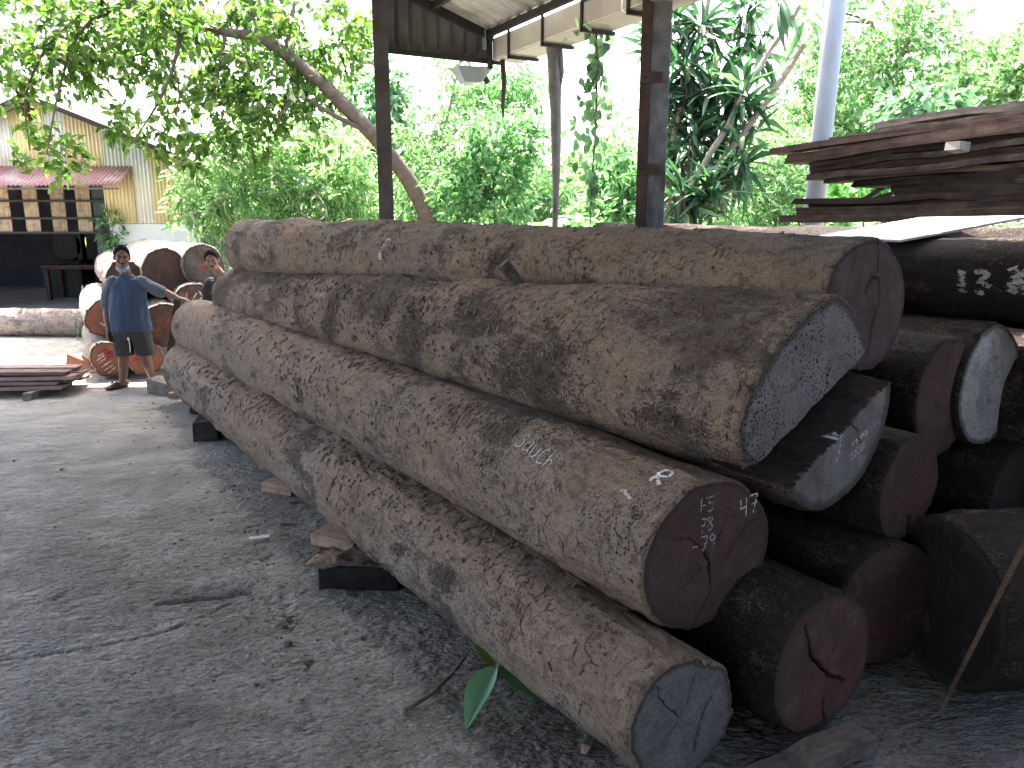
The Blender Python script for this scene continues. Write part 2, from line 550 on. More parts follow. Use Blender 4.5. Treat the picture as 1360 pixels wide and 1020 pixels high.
def ground_z(x, y):
    p = np.stack([x, y, np.zeros_like(x)], -1)
    z = 0.012 * fbm(p * 0.7, 3) + 0.006 * fbm(p * [3.0, 4.5, 1], 3)
    near = sstep(8.5, 3.0, y)
    amp = 0.4 + 0.6 * near
    lum = fbm(p * [17, 30, 1] + 3.1, 3, 0.55)
    z += amp * 0.0095 * lum
    z += amp * 0.006 * np.abs(fbm(p * [38, 60, 1] + 9.0, 2))
    w = 0.03 * fbm(p * 6, 3)
    dA = polydist(x, y + w, crackA)
    dB = polydist(x, y + w, crackB)
    dS = polydist(x + 2.0 * w, y, seam)
    for cr_, wd_ in ((crackC, .02), (crackD, .03), (crackE, .03)):
        z -= 0.014 * sstep(wd_, 0.0, polydist(x + w, y + w, cr_)) * sstep(-.2, .25, fbm(p * 4 + 2, 2))
    br = sstep(-0.25, 0.3, fbm(p * 5 + 5, 3))
    z -= 0.026 * sstep(0.011, 0.0, dA) * sstep(-.35, .1, fbm(p * 7 + 4, 2)) + 0.026 * sstep(0.03, 0.0, dB)
    z -= 0.010 * sstep(0.16, 0.0, dA) * br
    z -= (0.018 * sstep(0.085, 0.0, dS) * br) * sstep(0.0, 0.35, fbm(p * 14 + 1, 3) + 0.15)
    # ragged ledge by the broken patch
    z -= 0.02 * sstep(0.0, 0.02, (y + w) - (3.62 + 0.5 * (x + 1.5))) * sstep(0.36, 0.12, np.hypot(x + 1.5, (y - 3.68) * 1.8))
    return z
gz = ground_z(x, y)
gm = np_mesh("ground", np.stack([x, y, gz], -1), grid_faces(len(gy), len(gx)))
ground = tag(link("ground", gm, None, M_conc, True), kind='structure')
M_soil = mat_plain("yard_soil", (0.2, 0.17, 0.12), 0.95, 0.35, 0.8, bump=0.6, dist=0.03)
terr = MB()
S = 260
terr.add([(-S, -S, -0.06), (S, -S, -0.06), (S, S, -0.06), (-S, S, -0.06)], [(0, 1, 2, 3)])
tag(terr.build("terrain", M_soil), kind='structure')

# ================================================================== LOGS
def outline_fn(ctrl):
    """ctrl: (degrees, radius) -> smooth periodic radius over theta"""
    c = sorted((a % 360, r) for a, r in ctrl)
    a = np.array([k[0] for k in c] , float)
    r = np.array([k[1] for k in c], float)
    a = np.concatenate([a - 360, a, a + 360])
    r = np.concatenate([r, r, r])
    tt = np.arange(-360, 720, 3.0)
    rr = np.interp(tt, a, r)
    k = np.exp(-0.5 * (np.arange(-6, 7) * 3 / 8.0) ** 2)
    rr = np.convolve(rr, k / k.sum(), 'same')
    return lambda th: np.interp(np.degrees(th) % 360, tt, rr)
def seg_d(u, v, a, b):
    vx, vy = b[0] - a[0], b[1] - a[1]
    t = np.clip(((u - a[0]) * vx + (v - a[1]) * vy) / (vx * vx + vy * vy), 0, 1)
    return np.hypot(u - a[0] - t * vx, v - a[1] - t * vy)

M_rot = mat_plain('dark_rotten_wood', (0.045, 0.028, 0.022), .95, .55, 14, bump=1.0, dist=.02, dirt=(0.02, 0.013, 0.011))
class Log:
    """a felled trunk. local X runs from the near cut (0) to the far cut (L), theta 0 looks to the camera's left, 90 deg is up"""
    def __init__(s, near, far, r0, r1, outline=None, blend=1.2, seed=0, ns=200, nt=96, amp=0.012, lumps=(), slot=None, cracks=(), slant=(0, 0), sag=0.0):
        s.A, s.B = Vector(near), Vector(far)
        s.x = (s.B - s.A)
        s.L = s.x.length
        s.x.normalize()
        s.y = Vector((0, 0, 1)).cross(s.x).normalized()
        s.z = s.x.cross(s.y)
        s.r0, s.r1, s.outl, s.blend, s.seed, s.ns, s.nt = r0, r1, outline, blend, seed, ns, nt
        s.amp, s.lumps, s.slot, s.cracks, s.slant, s.sag = amp, lumps, slot, cracks, slant, sag
        s.M = Matrix((s.x, s.y, s.z)).transposed().to_4x4()
        s.M.translation = s.A
    def radius(s, d, th):
        r = s.r0 + (s.r1 - s.r0) * d / s.L
        p = np.stack([d * 0.55 + s.seed * 7.7, np.cos(th) * 0.7 + s.seed, np.sin(th) * 0.7], -1)
        r = r * (1 + 0.085 * fbm(p, 2))
        if s.outl is not None:
            k = sstep(s.blend, 0.0, d)
            r = r * (1 - k) + s.outl(th) * k
        p2 = np.stack([d * 2.6, np.cos(th) * 1.6 + s.seed * 3, np.sin(th) * 1.6], -1)
        r = r + s.amp * fbm(p2, 3)
        p3 = np.stack([d * 9, np.cos(th) * 6 + s.seed * 5, np.sin(th) * 6], -1)
        r = r + s.amp * 0.45 * fbm(p3, 3)
        # fluting and loose bark flakes
        fl = fbm(np.stack([d * 5 + 30, np.cos(th) * 7 + s.seed, np.sin(th) * 7 + 9], -1), 3)
        msk = sstep(0.0, 0.3, fbm(np.stack([d * 1.3 + 50, np.cos(th) * 1.2 + s.seed, np.sin(th) * 1.2], -1), 2))
        r = r + s.amp * 0.8 * msk * sstep(0.05, 0.25, fl)
        if s.nt > 110:
            cr = np.abs(fbm(np.stack([d * 21 + 3, np.cos(th) * 13 + s.seed, np.sin(th) * 13], -1), 2))
            r = r + s.amp * (0.25 + 0.5 * msk) * cr
        for (ld, lt, la, sd, st) in s.lumps:
            dt = (th - math.radians(lt) + math.pi) % (2 * math.pi) - math.pi
            r = r + la * np.exp(-((d - ld) / sd) ** 2 - (dt / st) ** 2)
        return r
    def depth(s, u, v, R):
        """how far the near cut is sunk below its plane"""
        d = s.slant[0] * u + s.slant[1] * v
        d = d + 0.004 * fbm(np.stack([u * 9, v * 9, np.full_like(u, s.seed)], -1), 3)
        for (pts, w, dep) in s.cracks:
            wob = 0.012 * fbm(np.stack([u * 22, v * 22, np.full_like(u, s.seed + 2)], -1), 2)
            for a, b in zip(pts[:-1], pts[1:]):
                d = np.maximum(d, d * 0 + s.slant[0] * u + s.slant[1] * v + dep * sstep(w, w * 0.25, seg_d(u + wob, v - wob, a, b)))
        if s.slot is not None:
            d = d + s.slot(u, v)
        return d
    def build(s, name, bark, endmat, label, cat='log', group=None, far_end=None):
        d = np.linspace(0, 1, s.ns) ** 1.25 * s.L
        d = np.concatenate([[0, 0.006, 0.014], d[1:] + 0.02 * (1 - d[1:] / s.L)])
        th = np.arange(s.nt) / s.nt * 2 * np.pi
        D, T = np.meshgrid(d, th, indexing='ij')
        r = s.radius(D.ravel(), T.ravel()).reshape(D.shape)
        r[0] -= 0.012
        r[1] -= 0.004
        u, v = r * np.cos(T), r * np.sin(T)
        face = s.depth(u[0], v[0], r[0])
        fall = sstep(0.9, 0.0, D)
        X = D + face[None, :] * fall
        V = np.stack([X, u, v - s.sag * 4 * (D / s.L) * (1 - D / s.L)], -1).reshape(-1, 3)
        F = grid_faces(len(d), s.nt, True)
        me = np_mesh(name, V, F)
        o = link(name, me, None, bark, True)
        o.matrix_world = s.M
        tag(o, label, cat, group)
        # near cut
        nr = max(14, int(s.r0 / 0.0048)) if s.nt > 80 else 14
        k = np.linspace(0, 1, nr)
        nt2 = s.nt * (3 if s.nt > 80 else 1)
        th2 = np.arange(nt2) / nt2 * 2 * np.pi
        r0 = np.interp(th2, np.append(th, 2 * np.pi), np.append(r[0], r[0][0]))
        KK, TT = np.meshgrid(k, th2, indexing='ij')
        RR = KK * r0[None, :]
        U, W = RR * np.cos(TT), RR * np.sin(TT)
        dep = s.depth(U.ravel(), W.ravel(), None).reshape(U.shape)
        dep -= 0.002 * (1 - KK ** 8)
        V2 = np.stack([dep, U, W], -1).reshape(-1, 3)
        f2 = grid_faces(nr, nt2, True)[:, ::-1]
        if s.slot is not None:
            ins = s.slot(U.ravel(), W.ravel(), True) > 0.03
            hol = ins[f2].sum(1) >= 2
            link('rotten_hollow', np_mesh('rotten_hollow', V2, f2[hol]), o, M_rot, True)
            f2 = f2[~hol]
        em = np_mesh('cut_end', V2, f2)
        ra = em.attributes.new('rim', 'FLOAT', 'POINT'); ra.data.foreach_set('value', KK.ravel().astype(np.float32))
        e = link('cut_end', em, o, endmat, True)
        # far cut, plain
        rl = r[-1]
        V3 = np.concatenate([[[X[-1].mean(), 0, 0]], np.stack([X[-1], u[-1], v[-1]], -1)])
        n = s.nt
        F3 = np.array([(0, 1 + i, 1 + (i + 1) % n) for i in range(n)])
        link('cut_end', np_mesh('cut_end', V3, F3), o, far_end or endmat)
        s.o = o
        return o
    # chalk: strokes given in metres on the trunk (along, round) or on the near cut (u, v)
    def chalk(s, strokes, d0, th0, size, width, mat, along=(-1, 0), on_end=False, name='chalk_mark', jit=0.1, lift=0.004, gaps=0.18):
        ax, ay = Vector(along).normalized(), None
        ay = Vector((ax.y, -ax.x))
        vs, fs = [], []
        rg = np.random.default_rng(int(abs(d0 * 1000)) + len(strokes))
        for st in strokes:
            pts = []
            for a, b in zip(st[:-1], st[1:]):
                n = max(2, int(math.hypot(b[0] - a[0], b[1] - a[1]) * size / 0.007))
                pts += [(a[0] + (b[0] - a[0]) * i / n, a[1] + (b[1] - a[1]) * i / n) for i in range(n)]
            pts.append(st[-1])
            P2 = np.array(pts)
            for i in range(len(P2) - 1):
                if rg.random() < gaps:
                    continue
                dv = P2[min(i + 1, len(P2) - 1)] - P2[i]
                ln = np.hypot(*dv) + 1e-9
                nv = np.array([-dv[1], dv[0]]) / ln * width / size / 2 * rg.uniform(0.6, 1.25)
                q = [P2[i] - nv, P2[i + 1] - nv, P2[i + 1] + nv, P2[i] + nv]
                b0 = len(vs)
                for (gx_, gy_) in q:
                    gx_ += rg.normal() * jit * width / size
                    w = (ax * gx_ + ay * gy_) * size
                    if on_end:
                        uu, vv = d0 + w.x, th0 + w.y
                        dd = float(s.depth(np.array([uu]), np.array([vv]), None)[0])
                        vs.append((dd - lift, uu, vv))
                    else:
                        # w.x along the trunk, w.y round it (up = growing theta)
                        dd = d0 + w.x
                        r = float(s.radius(np.array([dd]), np.array([math.radians(th0)]))[0])
                        tt = math.radians(th0) + w.y / r * s.round_sign
                        r = float(s.radius(np.array([dd]), np.array([tt]))[0]) + lift
                        vs.append((dd, r * math.cos(tt), r * math.sin(tt) - s.sag * 4 * (dd / s.L) * (1 - dd / s.L)))
                fs.append((b0, b0 + 1, b0 + 2, b0 + 3))
        o = link(name, np_mesh(name, np.array(vs), np.array(fs)), s.o, mat)
        return o
    round_sign = 1.0

B_pale = mat_bark("weathered_log_skin", (0.275, 0.208, 0.155), (0.155, 0.114, 0.085), 0.06, 1.0, 0.0)
B_mid = mat_bark("rough_log_skin", (0.29, 0.215, 0.158), (0.15, 0.11, 0.082), 0.5, 1.0, 3.3)
B_tan = mat_bark("tan_log_skin", (0.27, 0.2, 0.145), (0.16, 0.118, 0.087), 0.2, 0.5, 6.1)
B_gry = mat_bark("grey_log_skin", (0.265, 0.2, 0.154), (0.14, 0.104, 0.08), 0.2, 0.8, 9.4, (0.3, 0.265, 0.235))
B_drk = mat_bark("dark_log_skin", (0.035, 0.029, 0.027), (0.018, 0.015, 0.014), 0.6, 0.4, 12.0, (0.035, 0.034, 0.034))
E_grey = mat_end("grey_sawn_end", (0.2, 0.2, 0.2), (0.12, 0.115, 0.115), 0.3, None, 0.0, 0.2)
E_pit = mat_end("pitted_grey_end", (0.25, 0.25, 0.25), (0.15, 0.145, 0.145), 1.0, None, 2.0, 0.15)
E_red = mat_end("dark_red_end", (0.095, 0.066, 0.06), (0.06, 0.043, 0.041), 0.0, (0.098, 0.06, 0.052), 4.0, 0.35)
E_orng = mat_end("orange_red_end", (0.095, 0.06, 0.053), (0.065, 0.046, 0.044), 0.0, (0.11, 0.052, 0.04), 6.0, 0.3)
E_mauve = mat_end("mauve_sawn_end", (0.125, 0.098, 0.1), (0.085, 0.068, 0.072), 0.0, (0.095, 0.066, 0.066), 8.0, 0.35)
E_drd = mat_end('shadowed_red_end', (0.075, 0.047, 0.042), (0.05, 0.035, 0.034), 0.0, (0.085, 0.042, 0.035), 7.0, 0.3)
E_white = mat_end("whitewashed_end", (0.55, 0.57, 0.58), (0.32, 0.33, 0.34), 0.5, None, 10.0, 0.12)
M_chalk = mat_plain("white_chalk", (0.62, 0.62, 0.6), 0.95, 0.15, 40)
M_chalk_dim = mat_plain("rubbed_chalk", (0.4, 0.39, 0.38), 0.95, 0.3, 40)

out1 = outline_fn([(73, .235), (100, .205), (126, .2), (150, .235), (184, .262), (202, .275), (239, .272), (290, .235), (313, .22), (354, .238), (36, .255)])
out2 = outline_fn([(99, .283), (143, .308), (178, .375), (210, .375), (247, .297), (294, .285), (337, .318), (5, .338), (39, .31)])
out3 = outline_fn([(112, .445), (135, .425), (157, .43), (164, .47), (172, .555), (191, .555), (215, .53), (240, .47), (262, .455), (285, .37), (300, .33), (335, .40), (351, .475), (15, .40), (44, .335), (66, .34), (85, .375)])
outA = outline_fn([(74, .27), (100, .262), (136, .29), (175, .39), (195, .415), (224, .395), (270, .3), (320, .33), (9, .4), (27, .365), (50, .30)])
out5 = outline_fn([(89, .281), (140, .29), (180, .33), (217, .355), (274, .28), (327, .275), (9, .30), (49, .315)])

def slot3(u, v, only=False):
    # the split hollow that runs across the cut
    a, b = np.array([-0.50, 0.12]), np.array([0.22, -0.225])
    dv = (b - a) / np.linalg.norm(b - a)
    nn = np.array([-dv[1], dv[0]])
    q = (u - a[0]) * nn[0] + (v - a[1]) * nn[1]
    q = q + 0.018 * fbm(np.stack([u * 9, v * 9, u * 0 + 5.0], -1), 3)
    along = (u - a[0]) * dv[0] + (v - a[1]) * dv[1]
    w = 0.085
    inside = sstep(w + 0.012, w - 0.012, np.abs(q))
    deep = 0.26 + 0.10 * fbm(np.stack([u * 13, v * 13, u * 0 + 1.0], -1), 4)
    # the lower lobe stands a little proud of the upper one
    step = -0.03 * sstep(-0.02, 0.02, q * np.sign(nn[1]) * -1)
    return inside if only else inside * deep + step

LOGS = {}
def mk(key, name, near, far, r0, r1, bark, end, label, group=None, far_end=None, **kw):
    l = Log(near, far, r0, r1, **kw)
    l.build(name, bark, end, label, 'log', group, far_end)
    LOGS[key] = l
    return l
GP = "long weathered logs stacked under the shed roof"
L1 = mk('1', 'log', (.564, 2.255, .321), (-3.50, 8.17, .335), .238, .285, B_gry, E_grey,
        "lowest front log lying along the concrete, its small grey sawn end split by one crack", GP, outline=out1, blend=1.0, seed=1, ns=320, nt=132, amp=.016,
        lumps=[(5.9, 60, .04, .25, .5), (5.2, 20, .035, .3, .5), (4.2, 80, .03, .3, .5), (6.5, 100, .03, .2, .5)],
        cracks=[([(-.12, .01), (-.085, -.06), (-.07, -.15)], .007, .03), ([(-.11, 0), (-.14, .03)], .004, .02), ([(.02, .02), (.1, .1), (.12, .16)], .003, .015), ([(.02, .0), (.1, -.06), (.17, -.07)], .003, .015), ([(-.02, .05), (-.05, .15)], .003, .012)])
L2 = mk('2', 'log', (.708, 2.603, .745), (-3.45, 8.47, .745), .305, .31, B_pale, E_red,
        "log with a dark red sawn end chalked 47 and a scrawled word on its skin", GP, outline=out2, blend=1.0, seed=2, ns=320, nt=132, amp=.011,
        lumps=[(5.25, 35, .055, .12, .35), (3.1, 70, -.03, .35, .35), (2.4, 85, -.02, .25, .3)],
        cracks=[([(-.02, -.06), (-.03, -.16), (.06, -.27)], .004, .03), ([(-.02, -.06), (-.1, -.05), (-.2, .05), (-.3, .1)], .004, .025), ([(.01, .02), (-.02, -.06)], .008, .03), ([(.01, .02), (.08, .08), (.16, .1)], .003, .015), ([(.02, -.04), (.12, -.1), (.2, -.17)], .003, .015), ([(-.05, .04), (-.12, .16)], .003, .012)])
L3 = mk('3', 'log', (1.15, 2.865, 1.243), (-2.90, 8.23, 1.085), .40, .315, B_mid, E_pit,
        "big log with a pitted grey end split open by a wide dark hollow", GP, outline=out3, blend=2.6, seed=3, ns=320, nt=144, amp=.016, slot=slot3,
        lumps=[(2.2, 100, .03, .3, .4), (6.4, 40, -.02, .1, .8), (1.8, 20, -.025, .5, .3)],
        cracks=[([(-.1, .12), (-.08, .02), (-.03, -.06)], .005, .03), ([(-.25, -.1), (-.33, -.2)], .004, .03)])
L4 = mk('A', 'log', (1.539, 3.331, 1.598), (-2.72, 8.16, 1.63), .275, .295, B_tan, E_mauve,
        "topmost brown log of the stack, its mauve end marked by a hooked crack", GP, outline=outA, blend=1.2, seed=4, ns=280, nt=120, amp=.012,
        lumps=[(5.4, 100, .03, .25, .5)],
        cracks=[([(.03, .03), (.01, .07), (-.03, .095), (-.08, .085), (-.11, .05), (-.115, .0), (-.09, -.06), (-.065, -.13), (-.05, -.24)], .005, .03), ([(-.04, .26), (-.07, .12)], .006, .03)])
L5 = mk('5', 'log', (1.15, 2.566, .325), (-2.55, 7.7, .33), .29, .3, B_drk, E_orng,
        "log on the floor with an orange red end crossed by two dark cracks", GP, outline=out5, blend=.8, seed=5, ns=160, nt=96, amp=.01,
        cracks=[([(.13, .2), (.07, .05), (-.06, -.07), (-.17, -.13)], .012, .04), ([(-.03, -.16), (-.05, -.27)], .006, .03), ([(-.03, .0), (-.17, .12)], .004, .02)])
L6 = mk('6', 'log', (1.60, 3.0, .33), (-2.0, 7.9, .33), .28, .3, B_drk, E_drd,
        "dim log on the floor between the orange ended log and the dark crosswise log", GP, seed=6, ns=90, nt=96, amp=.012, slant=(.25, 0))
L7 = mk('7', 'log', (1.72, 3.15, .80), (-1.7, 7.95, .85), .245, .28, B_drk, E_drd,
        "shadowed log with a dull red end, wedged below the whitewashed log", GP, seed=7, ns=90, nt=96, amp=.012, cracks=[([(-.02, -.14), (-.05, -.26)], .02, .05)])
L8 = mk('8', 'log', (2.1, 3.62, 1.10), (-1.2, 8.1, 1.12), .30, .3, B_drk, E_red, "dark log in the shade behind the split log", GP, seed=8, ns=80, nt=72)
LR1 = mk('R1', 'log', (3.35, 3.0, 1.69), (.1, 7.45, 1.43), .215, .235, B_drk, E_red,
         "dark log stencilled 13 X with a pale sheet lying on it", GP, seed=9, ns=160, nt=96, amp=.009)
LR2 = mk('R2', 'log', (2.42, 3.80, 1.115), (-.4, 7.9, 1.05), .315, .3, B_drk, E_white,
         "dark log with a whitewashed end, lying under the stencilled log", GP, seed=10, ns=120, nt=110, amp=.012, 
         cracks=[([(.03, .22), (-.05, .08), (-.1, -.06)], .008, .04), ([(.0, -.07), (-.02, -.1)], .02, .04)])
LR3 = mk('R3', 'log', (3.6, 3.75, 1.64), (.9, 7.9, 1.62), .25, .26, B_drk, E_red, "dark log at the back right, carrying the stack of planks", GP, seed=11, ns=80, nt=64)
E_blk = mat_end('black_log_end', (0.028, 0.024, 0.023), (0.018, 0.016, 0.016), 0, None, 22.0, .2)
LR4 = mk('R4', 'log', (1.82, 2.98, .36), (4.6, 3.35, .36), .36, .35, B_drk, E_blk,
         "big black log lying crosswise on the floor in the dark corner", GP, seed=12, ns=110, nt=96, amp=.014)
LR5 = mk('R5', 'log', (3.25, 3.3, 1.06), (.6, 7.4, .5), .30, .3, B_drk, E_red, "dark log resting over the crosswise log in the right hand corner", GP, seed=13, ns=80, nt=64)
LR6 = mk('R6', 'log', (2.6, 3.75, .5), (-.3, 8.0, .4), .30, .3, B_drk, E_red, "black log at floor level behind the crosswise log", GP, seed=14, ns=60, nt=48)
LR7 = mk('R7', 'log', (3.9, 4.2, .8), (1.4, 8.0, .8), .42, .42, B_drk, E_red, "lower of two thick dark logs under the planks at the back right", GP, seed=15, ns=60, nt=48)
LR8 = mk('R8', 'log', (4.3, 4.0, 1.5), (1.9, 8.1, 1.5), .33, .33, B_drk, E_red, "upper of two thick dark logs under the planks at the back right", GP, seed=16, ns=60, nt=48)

# --- chalk and paint
G = {
 's': [[(.6, .9), (.2, 1), (.05, .75), (.5, .5), (.6, .2), (.3, 0), (0, .1)]],
 'a': [[(.55, .8), (.2, .85), (.0, .45), (.15, .05), (.5, .2), (.55, .8), (.6, .0)]],
 'u': [[(.0, .85), (.05, .2), (.25, .0), (.5, .15), (.55, .85), (.6, .0)]],
 'c': [[(.6, .85), (.3, 1), (.05, .65), (.05, .3), (.3, 0), (.65, .15)]],
 'h': [[(.05, 1.2), (.05, .0), (.1, .5), (.35, .65), (.5, .4), (.55, .0)]],
 'R': [[(.1, 0), (.1, 1), (.5, 1), (.65, .78), (.5, .55), (.12, .5), (.65, 0)]],
 '4': [[(.05, 1), (.05, .5), (.6, .55)], [(.5, 1), (.45, .0)]],
 '7': [[(0, 1), (.6, .95), (.25, 0)], [(.15, .5), (.55, .52)]],
 '1': [[(.1, .8), (.3, 1), (.3, 0)]],
 '3': [[(.05, .9), (.35, 1), (.55, .8), (.25, .55), (.6, .3), (.35, 0), (.05, .1)]],
 'X': [[(0, 1), (.6, 0)], [(.6, 1), (0, 0)]],
 'F': [[(.05, 0), (.05, 1), (.6, 1)], [(.05, .55), (.45, .55)]],
 '5': [[(.55, 1), (.1, 1), (.08, .6), (.5, .6), (.55, .2), (.3, 0), (.05, .1)]],
 '8': [[(.3, .55), (.05, .8), (.3, 1), (.55, .8), (.3, .55), (.02, .25), (.3, 0), (.6, .25), (.3, .55)]],
 '9': [[(.55, .7), (.3, .5), (.08, .75), (.3, 1), (.55, .75), (.45, 0)]],
 '-': [[(0, .5), (.5, .5)]], 'r': [[(.05, .6), (.1, 0)], [(.08, .4), (.4, .6)]],
 '0': [[(.3, 0), (.05, .4), (.3, 1), (.55, .5), (.3, 0)]], 'o': [[(.3, .0), (.05, .3), (.3, .6), (.55, .3), (.3, .0)]],
 'n': [[(.05, .6), (.08, 0)], [(.08, .4), (.35, .6), (.5, .3), (.52, 0)]],
 'I': [[(.3, 1), (.25, 0)]],
}
def word(txt, adv=.85):
    out = []
    for i, ch in enumerate(txt):
        if ch == ' ':
            continue
        out += [[(x_ + i * adv, y_) for x_, y_ in s] for s in G[ch]]
    return out

L2.chalk(word("sauch", .8), .92, 48, .075, .005, M_chalk_dim, (-1, -.18), name='chalk_writing', gaps=.1)
L2.chalk(word("R"), .17, 62, .085, .012, M_chalk, (-1, 0), name='chalk_letter', gaps=.1, jit=.25)
L2.chalk([[(0, 0), (.5, .05), (1, -.05)], [(.1, .12), (.8, .1)]], .23, 47, .06, .016, M_chalk_dim, (-1, -.3), name='chalk_dash', jit=.4)
L2.chalk(word("47", .75), -.175, .10, .075, .006, M_chalk, (-1, .1), True, name='chalk_number', gaps=.05)
L2.chalk(word("F5", .7), .05, .17, .055, .005, M_chalk_dim, (-1, 0), True, name='chalk_writing', gaps=.12)
L2.chalk(word("78", .7), .05, .095, .055, .005, M_chalk_dim, (-1, 0), True, name='chalk_writing', gaps=.12)
L2.chalk(word("-79", .7), .08, .02, .06, .005, M_chalk_dim, (-1, 0), True, name='chalk_writing', gaps=.12)
L3.chalk([[(0, 0), (.3, .5), (.45, 1.1)], [(.2, 1.0), (.55, 1.15)]], -.14, -.26, .10, .006, M_chalk, (-1, .15), True, name='chalk_writing', gaps=.15)
L3.chalk(word("ronno", .7), -.26, -.21, .035, .005, M_chalk, (-1, .35), True, name='chalk_writing', gaps=.12)
L3.chalk(word("80080", .7), -.255, -.265, .035, .005, M_chalk_dim, (-1, .35), True, name='chalk_writing', gaps=.12)
L4.chalk([[(.3, 1.2), (.25, .6), (.05, 0)], [(.3, .9), (.6, 1.1)], [(.2, .5), (.3, .2)]], 3.5, 2, .16, .02, M_chalk_dim, (-1, 0), name='chalk_mark', jit=.6, gaps=.3)
M_stencil = mat_plain("cream_stencil_paint", (0.33, 0.31, 0.27), 0.9, 0.4, 30)
LR1.chalk(word("1"), 1.45, -16, .115, .024, M_stencil, (-1, 0), name='stencil_number', gaps=.15, jit=.35)
LR1.chalk(word("3"), 1.36, -16, .115, .024, M_stencil, (-1, 0), name='stencil_number', gaps=.15, jit=.35)
LR1.chalk(word("X"), 1.19, -14, .125, .034, M_stencil, (-1, 0), name='stencil_letter', gaps=.1, jit=.35)

# loose flakes of bark still clinging to the front logs
M_flk = mat_bark("loose_bark", (0.235, 0.18, 0.142), (0.11, 0.083, 0.067), 0.3, 0.4, 31.0)
def flakes(lg, spots, seed):
    rg = np.random.default_rng(seed)
    vs, fs = [], []
    for (d0, t0, sd, st, n, sc) in spots:
        for k in range(n):
            d = min(max(.05, d0 + rg.normal() * sd), lg.L - .1); th = math.radians(t0 + rg.normal() * st)
            r = float(lg.radius(np.array([d]), np.array([th]))[0])
            ln, wd = rg.uniform(.005, .022) * sc, rg.uniform(.004, .012) * sc
            a = rg.normal() * .6 + 1.2
            ca, sa = math.cos(a), math.sin(a)
            lift = rg.uniform(.001, .010) * sc
            ring = []
            for q in range(6):
                b = 2 * math.pi * q / 6
                u, v = math.cos(b) * ln * rg.uniform(.6, 1.1), math.sin(b) * wd * rg.uniform(.6, 1.1)
                x_, w_ = u * ca - v * sa, u * sa + v * ca
                ring.append((d + x_, th + w_ / r, max(0, u / ln) * lift))
            for hgt in (-.004, .0035 * sc):
                for (x_, t_, l_) in ring:
                    R_ = r + hgt + l_
                    vs.append((x_, R_ * math.cos(t_), R_ * math.sin(t_)))
            b0 = len(vs) - 12
            fs.append(tuple(b0 + 6 + q for q in range(6)))
            fs += [(b0 + q, b0 + (q + 1) % 6, b0 + 6 + (q + 1) % 6, b0 + 6 + q) for q in range(6)]
    me = bpy.data.meshes.new('bark_flakes'); me.from_pydata(vs, [], fs); me.update()
    o = link('bark_flakes', me, lg.o, M_flk); o['kind'] = 'stuff'
flakes(L2, [(1.36, 58, .22, 13, 130, 1.1), (2.6, 80, .35, 14, 110, 1.2), (3.4, 30, .2, 16, 60, 1.2), (.55, 85, .3, 8, 40, .8), (4.6, 60, .8, 25, 90, 1.3), (2.0, 20, .8, 12, 60, .9)], 1)
flakes(L3, [(2.4, 45, .6, 22, 200, 1.2), (4.3, 50, .7, 22, 160, 1.3), (1.0, 60, .5, 20, 90, 1.0), (.9, 5, .7, 12, 90, 1.0), (3.2, 5, 1.0, 10, 90, 1.2)], 2)
flakes(L1, [(1.3, 75, .4, 18, 150, 1.0), (2.6, 65, .5, 20, 130, 1.1), (4.2, 60, .6, 22, 120, 1.2), (.5, 60, .3, 25, 60, .8), (5.8, 55, .5, 20, 70, 1.3)], 3)
flakes(L4, [(1.6, 30, .7, 18, 90, 1.0), (4.0, 35, .9, 20, 90, 1.2), (2.6, 90, 1.2, 10, 80, 1.1)], 4)

# ================================================================== SHED: posts, gutter, roof, gable
e1 = Vector((.481, -.877, 0))      # along the gutter, towards the camera's right
e2 = Vector((-.877, -.481, 0))     # from the gutter in under the roof
Q0 = Vector((-.21, 9.42, 0))
def S(s, w, z):
    return Q0 + e1 * s + e2 * w + Vector((0, 0, z))
M_steel = mat_plain("weathered_steel", (0.085, 0.085, 0.085), 0.65, 0.3, 5, 0.2, 0.3, dirt=(0.07, 0.05, 0.042))
M_rust = mat_plain("rusty_brown_steel", (0.075, 0.05, 0.042), 0.8, 0.35, 7, 0.0, 0.4, dirt=(0.05, 0.03, 0.024))
M_white = mat_plain("white_paint", (0.27, 0.315, 0.355), 0.5, 0.06, 5, 0, 0.1, dirt=(0.24, 0.26, 0.28))
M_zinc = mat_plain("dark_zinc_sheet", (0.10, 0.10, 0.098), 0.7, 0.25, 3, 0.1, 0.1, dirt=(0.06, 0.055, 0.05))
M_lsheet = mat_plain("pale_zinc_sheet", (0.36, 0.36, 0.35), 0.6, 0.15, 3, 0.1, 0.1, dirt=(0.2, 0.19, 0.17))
M_gut = mat_plain("stained_gutter_metal", (0.42, 0.4, 0.35), 0.7, 0.14, 2.5, 0.0, 0.1, dirt=(0.26, 0.23, 0.18))
M_dark = mat_plain("blackened_iron", (0.028, 0.027, 0.027), 0.7, 0.3, 9, 0.1)

